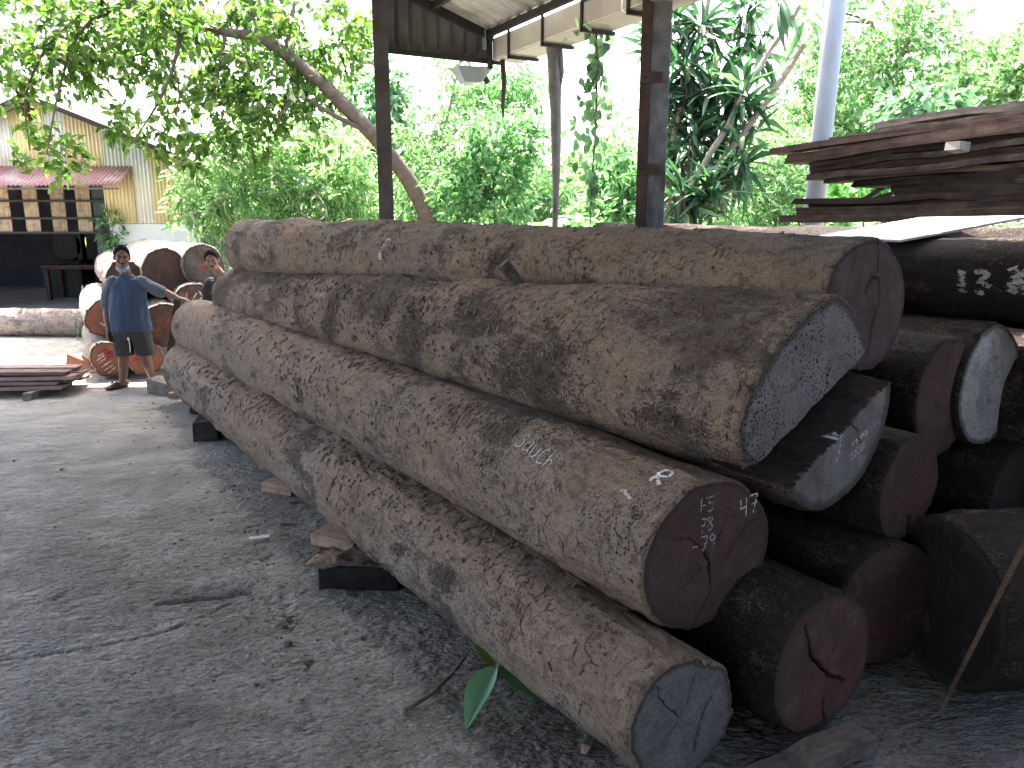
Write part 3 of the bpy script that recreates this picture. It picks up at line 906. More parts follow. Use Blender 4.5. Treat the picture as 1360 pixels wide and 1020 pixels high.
def channel_post(loc, rz, w, d, h, t, label, mats, name='steel_post'):
    root = tag(empty(name, loc, rz), label, 'post')
    m = MB(); m.box((0, 0, h / 2), (t, d - 2 * t - .002, h)); m.build('web', mats[1], root)
    for sy in (-1, 1):
        m = MB(); m.box((0, sy * (d / 2 - t / 2), h / 2), (w, t, h)); m.build('flange', mats[0], root, bevel=.003)
    m = MB(); m.box((0, 0, .008), (w + .12, d + .12, .016)); m.build('base_plate', mats[0], root)
    return root
p1 = S(.02, 1.36, 0)
channel_post(p1, R(8), .16, .17, 5.9, .014, "dark square steel post on the left, crossed by the slanting tree trunk", (M_steel, M_steel))
colp = Vector((1.22, 7.02, 0))
root = tag(empty('steel_post', colp, R(-10)), "thick steel post in the middle with a rust brown flange beside a grey flange", 'post')
m = MB(); m.box((-.075, 0, 3.0), (.085, .2, 6.0)); m.build('flange', M_rust, root, bevel=.004)
m = MB()
M_stl2 = mat_plain("mottled_grey_steel", (0.15, 0.16, 0.17), 0.6, .35, 9, 0.2, .3, dirt=(0.07, 0.068, 0.066))
m.box((.049, 0, 3.0), (.165, .16, 6.0)); m.build('web', M_stl2, root, bevel=.004)
m = MB(); m.box((0, 0, .01), (.36, .34, .02)); m.build('base_plate', M_rust, root)
pp = Vector((2.80, 7.4, 0))
for z_ in (2.35, 3.1, 3.85):
    m = MB(); m.box((-.02, -.108, z_), (.19, .012, .09)); m.build('cleat', M_rust, root, bevel=.002)
    for x_ in (-.075, .04):
        m = MB(); m.tube([(x_, -.112, z_), (x_, -.128, z_)], .012, 6); m.build('bolt', M_dark, root)
root = tag(empty('pipe_post', pp), "round white painted pipe post standing behind the plank stack", 'post')
m = MB(); m.tube([(0, 0, 0), (.06, 0, 3), (.12, 0, 6.0)], .092, 20); m.build('pipe', M_white, root, True)
m = MB(); m.tube([(0, 0, 0), (0, 0, .03)], .16, 20); m.build('base_plate', M_white, root)
# more posts of the same shed beyond the frame carry the roof
for q, lab in ((Vector((-8.6, 10.6, 0)), "steel post of the shed beyond the left edge"),):
    channel_post(q, R(8), .16, .17, 5.4, .014, lab, (M_steel, M_steel))

# box gutter along the eave
gut = tag(empty('box_gutter', (0, 0, 0)), "stained pale box gutter slung under the roof edge on iron brackets", 'gutter')
def slab(mb, s0, s1, w0, w1, z0, z1):
    vs = [S(a, b, c) for a in (s0, s1) for b in (w0, w1) for c in (z0, z1)]
    mb.add(vs, [(0, 1, 3, 2), (4, 6, 7, 5), (0, 4, 5, 1), (2, 3, 7, 6), (0, 2, 6, 4), (1, 5, 7, 3)])
for k, (a, b) in enumerate(((0, 2.44), (2.46, 4.9), (4.92, 7.4), (7.42, 9.9))):
    m = MB(); slab(m, a, b, -.34, 0, 3.70, 3.712); m.build('gutter_floor', M_gut, gut)
    m = MB(); slab(m, a, b, -.002, .012, 3.714, 3.93); m.build('gutter_side', M_gut, gut)
    m = MB(); slab(m, a, b, -.352, -.342, 3.70, 3.93); m.build('gutter_side', M_gut, gut)
m = MB(); slab(m, -.012, -.002, -.34, 0, 3.70, 3.93); m.build('gutter_cap', M_gut, gut)
for k in range(8):
    s_ = .38 + k * .72
    m = MB(); slab(m, s_, s_ + .035, .014, .03, 3.655, 4.02 if k % 2 else 4.35)
    slab(m, s_, s_ + .035, -.36, .03, 3.655, 3.69); m.build('bracket', M_dark, gut)
# spout at the far end
sp = tag(empty('rain_hopper', S(-.25, .12, 3.47)), "white sheet metal rain hopper hanging below the end of the box gutter", 'hopper')
sp.rotation_euler = (0, 0, R(28))
m = MB()
m.add([(-.26, -.1, .17), (.2, -.1, .19), (.2, .12, .19), (-.26, .12, .17), (-.16, -.07, 0), (.06, -.07, .02), (.06, .08, .02), (-.16, .08, 0)],
      [(0, 1, 5, 4), (1, 2, 6, 5), (2, 3, 7, 6), (3, 0, 4, 7), (4, 5, 6, 7), (3, 2, 1, 0)])
m.build('hopper_body', M_white, sp)
m = MB(); m.tube([(.12, -.02, .08), (.16, -.02, .02)], .035, 10); m.build('outlet', M_dark, sp)

# corrugated sheets ------------------------------------------------
def corr_sheet(o, u, v, W, Hh, pitch, amp, nrm, nv=1, skew=None, trap=False):
    """grid sheet: u across the ribs, v along them"""
    n = max(4, int(W / pitch * (8 if not trap else 8)))
    a = np.linspace(0, W, n + 1)
    ph = (a / pitch) % 1
    if trap:
        off = amp * np.where(ph < .14, 1, np.where(ph < .2, 1 - (ph - .14) / .06, np.where(ph > .94, (ph - .94) / .06, 0)))
    else:
        off = amp * np.sin(2 * np.pi * ph)
    o, u, v, nrm = (np.array(q, float) for q in (o, u, v, nrm))
    V = []
    for j in range(nv + 1):
        h = j / nv
        top = Hh if skew is None else skew(a)
        V.append(o + a[:, None] * u + (np.asarray(top) * h)[..., None] * v * np.ones((n + 1, 1)) + off[:, None] * nrm)
    return np.concatenate(V), grid_faces(nv + 1, n + 1)
def sheet_obj(name, args, mat, parent, thick=.0012, **kw):
    V, F = corr_sheet(*args, **kw)
    o = link(name, np_mesh(name, V, F), parent, mat)
    if thick:
        so = o.modifiers.new('thickness', 'SOLIDIFY'); so.thickness = thick; so.offset = 0
    return o
roof = tag(empty('shed_roof', (0, 0, 0)), "dark corrugated shed roof over the logs with its closed gable end", 'roof')
SL = .32
# low bay: sheets rising from the gutter to the line of posts
sl_v = Vector((e2.x, e2.y, SL)).normalized()
nr = np.array(e1.cross(sl_v))
wid = 1.36 * math.sqrt(1 + SL * SL)
for k in range(11):
    s0 = .02 + k * .92
    o = S(s0, .05, 4.02 + .002 * (k % 2))
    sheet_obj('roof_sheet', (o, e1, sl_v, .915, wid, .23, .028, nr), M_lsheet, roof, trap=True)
for w_, z_ in ((.08, 3.97), (.75, 4.185)):
    m = MB(); m.bar(S(0, w_, z_), S(9.9, w_, z_), .05, .07); m.build('purlin', M_dark, roof)
for k in range(5):
    s0 = .02 + k * 1.9
    m = MB(); m.bar(S(s0, .02, 3.94), S(s0, 1.36, 3.94 + 1.34 * SL), .06, .09); m.build('rafter', M_dark, roof)
# gable end of the low bay: dark hanging cladding
gw = 1.33
for k in range(4):
    a0 = gw / 4 * k
    o = S(-.05 - .002 * (k % 2), 1.34 - a0, 3.72)
    sk = lambda a, a0=a0: 1.4 + 0 * a
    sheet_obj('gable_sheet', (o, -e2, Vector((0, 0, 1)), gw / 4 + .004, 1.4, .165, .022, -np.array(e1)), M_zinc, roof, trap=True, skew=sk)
m = MB(); m.bar(S(-.03, 1.36, 3.69), S(-.03, -.12, 3.69), .04, .05); m.build('gable_rail', M_dark, roof)
m = MB(); m.bar(S(.02, .06, 3.60), S(.02, .06, 4.9), .05, .045, up=e1); m.build('corner_bar', M_dark, roof)
m = MB(); m.bar(S(.025, .13, 3.8), S(.025, .16, 4.9), .012, .07, up=e1); m.build('flashing', M_white, roof)
# high main roof over the yard side, unseen; its outline is stretched for shade
zr = 5.45
def poly_sheet(mb, pts, th=.03):
    n = len(pts)
    mb.add([Vector(p) for p in pts] + [Vector(p) + Vector((0, 0, th)) for p in pts],
           [tuple(range(n))[::-1], tuple(range(n, 2 * n))] + [(i, (i + 1) % n, n + (i + 1) % n, n + i) for i in range(n)])
m = MB()
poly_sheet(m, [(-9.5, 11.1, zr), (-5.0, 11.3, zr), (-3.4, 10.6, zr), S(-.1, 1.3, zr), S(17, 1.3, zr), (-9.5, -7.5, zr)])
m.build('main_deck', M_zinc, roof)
# unseen walls added behind the camera and at the far right to block light
M_board = mat_wood("light_block_boards", (0.06, 0.05, 0.04), (0.11, 0.09, 0.075))
wall = tag(empty('light_block_wall', (0, 0, 0)), "added unseen board wall that keeps light out from the right and the rear", 'wall')
m = MB(); m.bar(S(5.8, -1.7, 2.1), S(14, -1.7, 2.1), .05, 4.2); m.build('boarding', M_board, wall)
m = MB(); m.bar((8.4, -5.2, 2.7), (-2.0, -5.2, 2.7), .05, 5.4); m.build('boarding', M_board, wall)

# torn strip hanging from the gutter, short root stub, creeper
M_strip = mat_plain("grey_dead_root", (0.17, 0.165, 0.16), 0.9, 0.3, 6, bump=.6, dist=.01)
hang = tag(empty('hanging_root', S(.98, -.2, 3.69)), "grey dead root hanging from the box gutter, thick at the top and thin below", 'root')
m = MB()
pts, rad = [], []
for i in range(15):
    h = i / 14
    pts.append((.02 * math.sin(h * 5) + .06 * h, .02 * math.cos(h * 4), -2.9 * h))
    rad.append(.055 * (1 - h) ** 1.2 * (1 if h < .5 else .8) + .018 + .012 * random.random() * (1 - h))
m.tube(pts, rad, 9); m.tube([(.05, 0, 0), (.09, 0, -.25), (.06, 0, -.5)], [.05, .03, .008], 7)
m.build('root_strand', M_strip, hang, True)
hang2 = tag(empty('hanging_root', S(.12, -.05, 3.69)), "short brown root stub hanging below the far end of the gutter", 'root')
m = MB(); m.tube([(0, 0, 0), (.02, 0, -.25), (0, .01, -.5), (.01, 0, -.62)], [.03, .03, .022, .012], 7)
m.build('root_strand', M_rust, hang2, True)

# ================================================================== PLANK STACK at the upper right
M_plank = mat_wood("dark_old_plank", (0.034, 0.029, 0.027), (0.092, 0.077, 0.07), (1.2, 40, 40), island=.55)
M_plank_r = mat_wood("reddish_plank", (0.05, 0.034, 0.03), (0.115, 0.085, 0.074), (1.2, 40, 40), island=.4)
cP, sP = math.cos(PITCH), math.sin(PITCH)
def pt(px, py, t):
    """point of the place seen at photo pixel (px, py), t metres in front of the camera"""
    a, b = (px - 680) / FPX, (510 - py) / FPX
    return Vector((t * a, t * (cP + b * sP), CAM_H + t * (b * cP - sP)))
planks = [  # (px,py,t) of the far tip, (px,py,t) nearer end, width, thickness, reddish
    (1190, 169, 6.45, 1420, 135, 5.05, .24, .05, 0, "topmost plank, lying at the right end of the stack"),
    (1130, 188, 6.65, 1420, 146, 5.05, .26, .04, 0, "second plank from the top of the stack"),
    (1038, 203, 6.65, 1420, 153, 5.05, .2, .045, 1, "longest plank, whose tip sticks out past the white pipe"),
    (1068, 213, 6.60, 1420, 166, 5.05, .24, .075, 1, "thick reddish plank just under the longest one"),
    (1128, 221, 6.50, 1420, 176, 5.05, .2, .05, 0, "plank under the thick reddish one, with its end set back"),
    (1100, 226, 6.55, 1420, 186, 5.05, .26, .04, 0, "dark plank about halfway down the upper bundle"),
    (1096, 232, 6.55, 1420, 197, 5.05, .2, .05, 0, "dark plank in the lower half of the upper bundle"),
    (1091, 237, 6.50, 1420, 207, 5.05, .26, .045, 0, "dark plank reaching furthest left in the lower half of the upper bundle"),
    (1118, 241, 6.45, 1420, 217, 5.05, .22, .04, 1, "reddish plank near the bottom of the upper bundle"),
    (1158, 246, 6.35, 1420, 226, 5.05, .24, .045, 0, "dark short tipped plank at the bottom of the upper bundle"),
    (1215, 250, 6.05, 1420, 236, 5.05, .26, .06, 0, "lowest plank of the upper bundle"),
    (1215, 258, 5.95, 1420, 250, 5.05, .24, .08, 0, "squared timber packing between the two bundles of planks"),
    (1080, 268, 6.55, 1420, 258, 5.05, .3, .045, 0, "thin top board of the lower bundle"),
    (1100, 275, 6.55, 1420, 266, 5.05, .26, .07, 1, "reddish plank in the middle of the lower bundle"),
    (1084, 282, 6.45, 1420, 272, 5.05, .28, .07, 0, "dark plank near the bottom of the lower bundle"),
    (1060, 291, 6.45, 1420, 279, 5.05, .3, .055, 1, "bottom plank of the lower bundle, its tip next to the white pipe")]
for k in range(16):
    planks.append((1100 + 7.5 * k + random.uniform(-14, 14), 220 + 2.0 * k, 6.45 + .1 * (k % 3), 1420, 172 + 5.0 * k, 5.2, .22, .034, int(k % 4 == 2),
                   ("first", "second", "third", "fourth", "fifth", "sixth", "seventh", "eighth", "ninth", "tenth", "eleventh", "twelfth", "thirteenth", "fourteenth", "fifteenth", "sixteenth")[k] + " from the top of the planks squeezed into the core of the upper bundle"))
extra = []
for k, p in enumerate(planks):
    if k < 11:
        extra.append(p[:0] + (p[0] + random.uniform(15, 70), p[1] - 1.5, p[2], p[3], p[4] - 1.0, p[5], p[6], p[7] * .9, int(random.random() < .3)))
pmesh = {}
def plank_obj(a, b, w, th, mat, label, group, side=.5, twist=0.0, name='plank'):
    a, b = Vector(a), Vector(b)
    x = (b - a); ln = x.length; x.normalize()
    yv = Vector((0, 0, 1)).cross(x).normalized(); zv = x.cross(yv)
    mb = MB()
    n = 5
    vs, fs = [], []
    for i in range(n + 1):
        h = i / n
        bow = .012 * math.sin(h * math.pi * random.uniform(.8, 1.2)) * random.choice((-1, 1))
        e = random.uniform(-.012, .012) if i in (0, n) else 0
        for (sy, sz) in ((-.5, -.5), (.5, -.5), (.5, .5), (-.5, .5)):
            vs.append((h * ln + (random.uniform(-.03, .03) if i == 0 else 0), sy * w + e, sz * th + bow))
    for i in range(n):
        for k in range(4):
            fs.append((i * 4 + k, i * 4 + (k + 1) % 4, (i + 1) * 4 + (k + 1) % 4, (i + 1) * 4 + k))
    fs += [(3, 2, 1, 0), (n * 4, n * 4 + 1, n * 4 + 2, n * 4 + 3)]
    mb.add(vs, fs)
    o = mb.build(name, mat)
    M = Matrix((x, yv, zv)).transposed().to_4x4()
    M.translation = a - yv * w * side
    o.matrix_world = M @ Matrix.Rotation(twist, 4, 'X')
    return tag(o, label, 'plank', group)
for (ax_, ay_, at, bx_, by_, bt, w_, th_, red, lab) in planks:
    plank_obj(pt(ax_, ay_, at), pt(bx_, by_, bt), w_, th_, M_plank_r if red else M_plank, lab, "planks stacked at the upper right", .5, random.uniform(-.03, .03))
ORD = ('first', 'second', 'third', 'fourth', 'fifth', 'sixth', 'seventh', 'eighth', 'ninth', 'tenth', 'eleventh')
for extra_i, (ax_, ay_, at, bx_, by_, bt, w_, th_, red) in enumerate(extra):
    a, b = pt(ax_, ay_, at), pt(bx_, by_, bt)
    sh = Vector((.29, .12, -.006))
    plank_obj(a + sh, b + sh, w_, th_, M_plank_r if red else M_plank, "plank in the back row of the upper bundle, mostly hidden, %s from the top" % ORD[extra_i], "planks stacked at the upper right", .5)
for k, (a, b) in enumerate((((1142, 268, 6.3), (1178, 246, 6.3)), ((1150, 268, 6.2), (1205, 250, 6.2)), ((1128, 281, 6.4), (1150, 268, 6.3)))):
    m = MB(); m.bar(pt(*a), pt(*b), .035, .03)
    tag(m.build('stick', M_plank), ("steep thin stick in the gap between the two bundles of planks", "flatter thin stick in the gap between the two bundles of planks", "short stick poking out of the lower bundle of planks")[k], 'stick', "sticks between the plank bundles")
m = MB(); m.box((0, 0, 0), (.09, .12, .06), jit=.006)
o = m.build('wood_block', M_lsheet); o.location = pt(1272, 195, 5.3); o.rotation_euler = (0, .1, .3)
tag(o, "pale block wedged into the right part of the plank stack", 'block')
# pale sheet
m = MB()
A_, B_, C_, D_ = pt(1078, 314, 5.0), pt(1222, 288.5, 5.05), pt(1372, 286, 4.25), pt(1196, 319, 4.25)
nrm_ = (B_ - A_).cross(D_ - A_).normalized()
if nrm_.z < 0: nrm_ = -nrm_
m.add([A_, B_, C_, D_] + [q - nrm_ * .012 for q in (A_, B_, C_, D_)], [(0, 1, 2, 3), (7, 6, 5, 4), (0, 4, 5, 1), (1, 5, 6, 2), (2, 6, 7, 3), (3, 7, 4, 0)])
tag(m.build('flat_sheet', mat_plain("pale_lilac_board", (0.42, 0.39, 0.4), 0.5, 0.04, 3, bump=.05)), "smooth pale sheet lying tilted on the stencilled dark log", 'sheet')

# stick leaning on the dark log and beam on the floor
m = MB(); m.bar(pt(1248, 946, 2.98), pt(1372, 700, 2.72), .013, .015)
tag(m.build('leaning_stick', mat_wood("raw_stick", (0.15, 0.095, 0.06), (0.23, 0.15, 0.1))), "thin brown stick leaning against the black log in the dark corner", 'stick')
def zpt(px, py, z):
    a, b = (px - 680) / FPX, (510 - py) / FPX
    d = Vector((a, cP + b * sP, b * cP - sP))
    return Vector((0, 0, CAM_H)) + d * ((z - CAM_H) / d.z)
M_blk = mat_wood("dusty_block", (0.13, 0.11, 0.095), (0.22, 0.19, 0.165), (6, 30, 30), island=.2)
M_blkb = mat_wood("brown_block", (0.22, 0.15, 0.105), (0.32, 0.235, 0.175), (6, 40, 40), island=.2)
M_black = mat_wood("black_rotten_block", (0.018, 0.016, 0.015), (0.035, 0.03, 0.028), (6, 20, 20))
a, b = zpt(960, 1040, .05), zpt(1132, 966, .05)
plank_obj(a, b, .11, .07, M_blk, "grey squared beam lying on the concrete in front of the orange red end", None, .5, name='beam')

# ================================================================== BLOCKS under the front log
def block(c, size, rz, mat, label, name='wood_block', tilt=0, jit=.006, wedge=None):
    m = MB(); m.box((0, 0, size[2] / 2), size, jit=jit)
    if wedge:
        m.v = [(x_, y_, z_ * (wedge if x_ > 0 else 1)) for x_, y_, z_ in m.v]
    o = m.build(name, mat, bevel=.005)
    o.location = c; o.rotation_euler = (0, tilt, rz)
    return tag(o, label, 'block', "blocks wedged under the front log")
block(zpt(228, 522, 0), (.5, .2, .17), R(-20), M_blk, "grey wedge shaped block at the far end of the front log, beside the man's foot", wedge=.55)
block(zpt(250, 527, 0), (.4, .09, .06), R(8), M_blkb, "thin batten lying in front of the wedge shaped block", name='batten')
block(zpt(275, 549, 0), (.3, .16, .08), R(-15), M_black, "flat black block under the log, behind the cube like one", jit=.02)
block(zpt(277, 583, 0), (.2, .2, .19), R(8), M_black, "black cube like block under the front log", jit=.014)
block(zpt(376, 652, 0), (.26, .16, .075), R(-22), M_blkb, "light brown cut block under the middle of the front log")
block(zpt(455, 722, 0), (.34, .2, .07), R(-28), M_blkb, "flat reddish brown board end under the front log, behind the black block")
block(zpt(480, 776, 0), (.44, .16, .13), R(-6), M_black, "large black block with torn bark on top, under the front log", jit=.015)
# torn bark flap on the black block
bk = zpt(480, 776, 0)
V, = (np.array([[(-.27 + .52 * i / 14, -.11 + .22 * j / 5, 0) for j in range(6)] for i in range(15)]).reshape(-1, 3),)
V[:, 2] = .15 + .055 * fbm(V * [9, 12, 1] + 3, 3) + .05 * V[:, 0]
V[:, 1] += .03 * fbm(V * [9, 2, 1] + 8, 2)
o = link('bark_flap', np_mesh('bark_flap', V, grid_faces(15, 6)), None, B_mid)
so = o.modifiers.new('thickness', 'SOLIDIFY'); so.thickness = .008
o.location = bk; o.rotation_euler = (0, 0, R(-10))
tag(o, "curled piece of bark lying on the large black block", 'bark')
# stub of wood between the two top logs
m = MB(); m.tube([pt(694, 384, 4.35), pt(668, 350, 4.30)], [.034, .04], 9)
tag(m.build('wood_stub', mat_wood("grey_stub", (0.06, 0.05, 0.045), (0.12, 0.105, 0.095), (20, 20, 3)), smooth=False), "dark wooden stub sticking up between the two upper logs", 'stub')

# ================================================================== LITTER on the concrete
M_chip = mat_wood("wood_chip", (0.06, 0.05, 0.042), (0.17, 0.145, 0.12), (20, 40, 40))
def chip(px, py, ln, w, rz, label, mat=M_chip, name='wood_chip', h=.012):
    c = zpt(px, py, 0.0)
    m = MB(); m.box((0, 0, h / 2), (ln, w, h), jit=min(ln, w) * .22)
    o = m.build(name, mat); o.location = c + Vector((0, 0, -.002)); o.rotation_euler = (random.uniform(-.1, .1), random.uniform(-.2, .2), rz)
    return tag(o, label, 'chip', "chips and stones lying on the concrete")
chip(383, 697, .09, .03, .1, "dark flake of wood behind the white plastic scrap")
chip(391, 668, .06, .02, .5, "small flake of wood near the light brown cut block")
chip(483, 848, .022, .018, .2, "small dark pebble on bare concrete below the black block", name='pebble')
chip(412, 878, .03, .025, .4, "dark pebble at the near end of the broken seam", name='pebble')
chip(386, 820, .035, .025, .9, "pale stone in the broken seam", M_blk, 'pebble', .02)
chip(378, 833, .03, .02, .4, "dark stone in the broken seam", name='pebble', h=.02)
chip(383, 857, .03, .025, 1.4, "dark lump near the end of the broken seam", name='pebble', h=.02)
chip(576, 790, .05, .035, .8, "curled pale chip lying against the front log", M_blkb, h=.03)
chip(780, 995, .06, .03, 1.1, "curled chip beside the near end of the front log", M_blkb, h=.03)
chip(635, 838, .04, .03, .6, "small chip under the side of the front log, above the leaves", M_blkb, h=.02)
chip(695, 893, .03, .02, .2, "pale chip beside the fallen leaves", M_blk, h=.02)
chip(320, 600, .09, .012, .9, "thin sliver of wood on the broken seam")
chip(350, 596, .05, .04, .3, "dark clod under the log near the cube like block", h=.03)
lit = MB()
for k in range(260):
    t_ = random.random()
    i = min(int(t_ * (len(seam) - 1)), len(seam) - 2); f = t_ * (len(seam) - 1) - i
    sx_, sy_ = seam[i][0] + (seam[i + 1][0] - seam[i][0]) * f, seam[i][1] + (seam[i + 1][1] - seam[i][1]) * f
    wdt = .14 if k % 3 else .9
    r_ = random.uniform(.002, .0075) * (1 if sy_ < 4 else 1.5)
    c_ = (sx_ + random.gauss(0, wdt), sy_ + random.gauss(0, wdt), r_ * .3)
    lit.box(c_, (r_ * random.uniform(1, 3), r_ * random.uniform(.8, 1.6), r_), Matrix.Rotation(random.uniform(0, 6), 3, 'Z'), jit=r_ * .3)
tag(lit.build('litter', M_chip), "crumbs of wood and grit scattered along the broken seam in the concrete", 'litter', kind='stuff')

# white plastic scrap
pc = zpt(345, 716, .01)
V = np.array([[(-.06 + .12 * i / 11, -.022 + .044 * j / 5, 0) for j in range(6)] for i in range(12)]).reshape(-1, 3)
V[:, 2] = .012 + .02 * np.abs(fbm(V * [28, 40, 1] + 2, 3)); V[:, 1] += .012 * fbm(V * [25, 3, 1], 2)
t = NT("clear_plastic"); t.fin((0.36, 0.38, 0.4), 0.65, None, spec=.25)
o = link('plastic_scrap', np_mesh('plastic_scrap', V, grid_faces(12, 6)), None, t.m, True)
o.location = pc; o.rotation_euler = (0, 0, R(18))
tag(o, "crumpled scrap of clear white plastic on the concrete", 'scrap')

# fallen twig with wilted leaves
tw = tag(empty('fallen_twig', (0, 0, 0)), "broken twig with wilted green leaves lying beside the front log", 'twig')
M_twig = mat_plain("twig_bark", (0.10, 0.08, 0.06), 0.9, .3, 20)
q = [zpt(538, 944, .012), zpt(575, 920, .02), zpt(603, 893, .045), zpt(622, 868, .07)]
m = MB(); m.tube(q, [.011, .010, .008, .004], 7)
m.tube([q[2], zpt(640, 896, .06), zpt(668, 893, .07)], [.006, .005, .004], 6); m.build('stem', M_twig, tw, True)
M_wilt = mat_leaf("wilted_leaf", (0.15, 0.31, 0.18), (0.2, 0.37, 0.22), .25, .45)
M_wilt2 = mat_leaf("yellowing_leaf", (0.13, 0.17, 0.05), (0.2, 0.24, 0.07), .3, .45)
def big_leaf(a, b, w, droop, mat, parent, curl=.4, up=Vector((0, 0, 1)), name='leaf'):
    a, b = Vector(a), Vector(b)
    x = b - a; ln = x.length; x.normalize()
    yv = up.cross(x)
    yv = yv.normalized() if yv.length > 1e-3 else x.orthogonal().normalized()
    zv = x.cross(yv)
    V, n = [], 9
    for i in range(n):
        h = i / (n - 1)
        ww = w * (math.sin(math.pi * min(1, h * .93 + .05)) ** .8) * (1 - .3 * h)
        c = a + x * ln * h - Vector((0, 0, 1)) * droop * (h * h - h) * -1 + zv * 0
        for j in range(5):
            f = (j - 2) / 2
            V.append(c + yv * ww * f + zv * (abs(f) * curl * ww + .06 * ww * math.sin(7 * h + 2 * f)))
    return link(name, np_mesh(name, np.array(V), grid_faces(n, 5)), parent, mat, True)
big_leaf(zpt(658, 888, .14), zpt(620, 968, .01), .062, -.03, M_wilt, tw, 1.0)
big_leaf(zpt(662, 888, .13), zpt(716, 930, .01), .085, -.02, M_wilt, tw, .3)
big_leaf(zpt(660, 890, .12), zpt(682, 862, .22), .03, 0, M_wilt, tw, .7)
big_leaf(zpt(655, 885, .10), zpt(630, 858, .16), .028, 0, M_wilt2, tw, .5)
big_leaf(zpt(648, 880, .11), zpt(636, 885, .05), .02, 0, M_wilt2, tw, .5)
big_leaf(zpt(640, 868, .12), zpt(660, 869, .12), .012, 0, M_wilt, tw, .4)

# ================================================================== CROSSCUT LOG STACK by the man
E_st = mat_end("daylit_orange_end", (0.34, 0.165, 0.1), (0.24, 0.11, 0.07), 0, (0.36, 0.135, 0.08), 14.0, .4)  # orange end grain, its colour brightened for the outdoor daylight
E_stb = mat_end("brown_log_end", (0.13, 0.085, 0.068), (0.09, 0.058, 0.047), 0, (0.115, 0.07, 0.058), 16.0, .4)
E_stg = mat_end("grey_brown_log_end", (0.14, 0.125, 0.115), (0.07, 0.06, 0.055), 0, None, 18.0, .3)
B_sun = mat_bark("sunlit_log_skin", (0.40, 0.33, 0.27), (0.24, 0.185, 0.15), 0.25, 0.2, 20.0, (0.42, 0.39, 0.36))  # bark colour paled to stand for full sun on these logs
M_redp = mat_plain("red_marker_paint", (0.3, 0.05, 0.04), 0.8, .3, 20)
M_whp = mat_plain("white_marker_chalk", (0.6, 0.55, 0.5), 0.9, .2, 20)
def stack_log(px, py, t_, rpx, ln, end, label, seed, ctrl=None, ang=0.0):
    n = pt(px, py, t_)
    r = rpx * t_ / FPX
    dv = Vector((-.46 + ang, .8, 0)).normalized()
    lg = Log(n, n + dv * ln, r, r * 1.04, outline=outline_fn([(a_, q_ * r) for a_, q_ in ctrl]) if ctrl else None, blend=1.5, seed=seed, ns=40, nt=84, amp=.02)
    lg.build('log', B_sun, end, label, 'log', "shorter logs piled behind the standing man")
    return lg
rnd = [(0, 1), (60, 1.04), (120, .95), (180, 1.05), (250, .97), (300, 1.0)]
ka = stack_log(143, 477, 9.35, 23, 2.6, E_st, "bottom log with red paint and white strokes on its end, left of the man's legs", 31, [(0, .92), (40, 1.05), (90, 1.0), (150, .9), (200, .95), (250, 1.05), (300, 1.05), (330, .8)])
kb = stack_log(194, 477, 9.4, 22, 2.6, E_st, "bottom log of the pile with a red end seen between the man's legs", 32, rnd)
kc = stack_log(142, 422, 9.5, 27, 2.2, E_st, "orange ended log behind the man's hanging hand", 33, [(0, 1.0), (50, .86), (90, 1.0), (150, 1.0), (220, 1.0), (270, .98), (320, 1.05)])
kd = stack_log(222, 432, 9.55, 30, 3, E_stb, "log with red scrawls on its dark end, behind the two leaning battens", 34, rnd)
ke = stack_log(168, 371, 9.7, 25, 3, E_stb, "dark ended log behind the standing man's shoulder", 35, rnd)
kf = stack_log(222, 362, 9.75, 32, 3, E_stb, "big lobed brown log end on top of the pile, right of the man's head", 36, [(0, .95), (40, 1.02), (80, 1.05), (120, .98), (150, .85), (180, .95), (205, 1.1), (240, .95), (300, .95)])
kg = stack_log(262, 407, 9.75, 31, 3, E_stb, "log with a dark red chalked end between the two men", 37, rnd)
kh = stack_log(274, 354, 9.95, 27, 3, E_stg, "pale barked log with a grey end, behind the head of the man in black", 38, [(0, 1.15), (50, 1.2), (90, 1.1), (150, .9), (200, .95), (270, 1.0), (320, 1.05)], ang=-.2)
ka.chalk([[(0, 0), (.4, .5), (.8, .3), (1.1, .9)], [(.2, .9), (.5, 1.2), (.8, .8)], [(.5, -.2), (.9, .0)], [(.3, .3), (.5, .9)], [(.6, .5), (.7, 1.1)]], .08, -.03, .13, .035, M_redp, (-1, 0), True, 'paint_mark', jit=.4)
ka.chalk([[(0, 0), (.5, .35)], [(.15, -.3), (.8, .1)], [(.3, -.55), (.9, -.2)], [(.5, -.8), (1.0, -.4)], [(.0, .5), (.4, .7)], [(-.1, .2), (.4, .55)]], .1, -.04, .17, .016, M_whp, (-1, 0), True, 'chalk_mark', lift=.007)
ka.chalk([[(0, 1), (.15, .4), (.4, 0)]], -.08, -.12, .28, .012, M_whp, (-1, 0), True, 'chalk_mark')
kb.chalk([[(0, 0), (.4, .5), (.8, .3), (1.0, .8)], [(.2, .6), (.6, .9)]], .12, -.02, .15, .04, M_redp, (-1, 0), True, 'paint_mark', jit=.4)
kc.chalk([[(0, .2), (.3, 0), (.5, .6)], [(.5, .2), (.8, .1)], [(.2, .8), (.6, 1)], [(.7, .4), (.9, .9)]], .08, -.1, .2, .014, M_whp, (-1, 0), True, 'chalk_mark')
kd.chalk([[(0, 0), (.4, .2)], [(.0, .3), (.5, .5)], [(.5, .6), (.9, 1.1)], [(.1, .8), (.4, .9)], [(.6, .2), (.9, .5)]], .14, -.13, .24, .018, M_redp, (-1, 0), True, 'paint_mark', jit=.4)
kg.chalk([[(0, 0), (.5, .7)], [(.3, -.1), (.8, .5)], [(.6, .8), (.9, .3)]], .1, .02, .22, .014, M_whp, (-1, 0), True, 'chalk_mark')
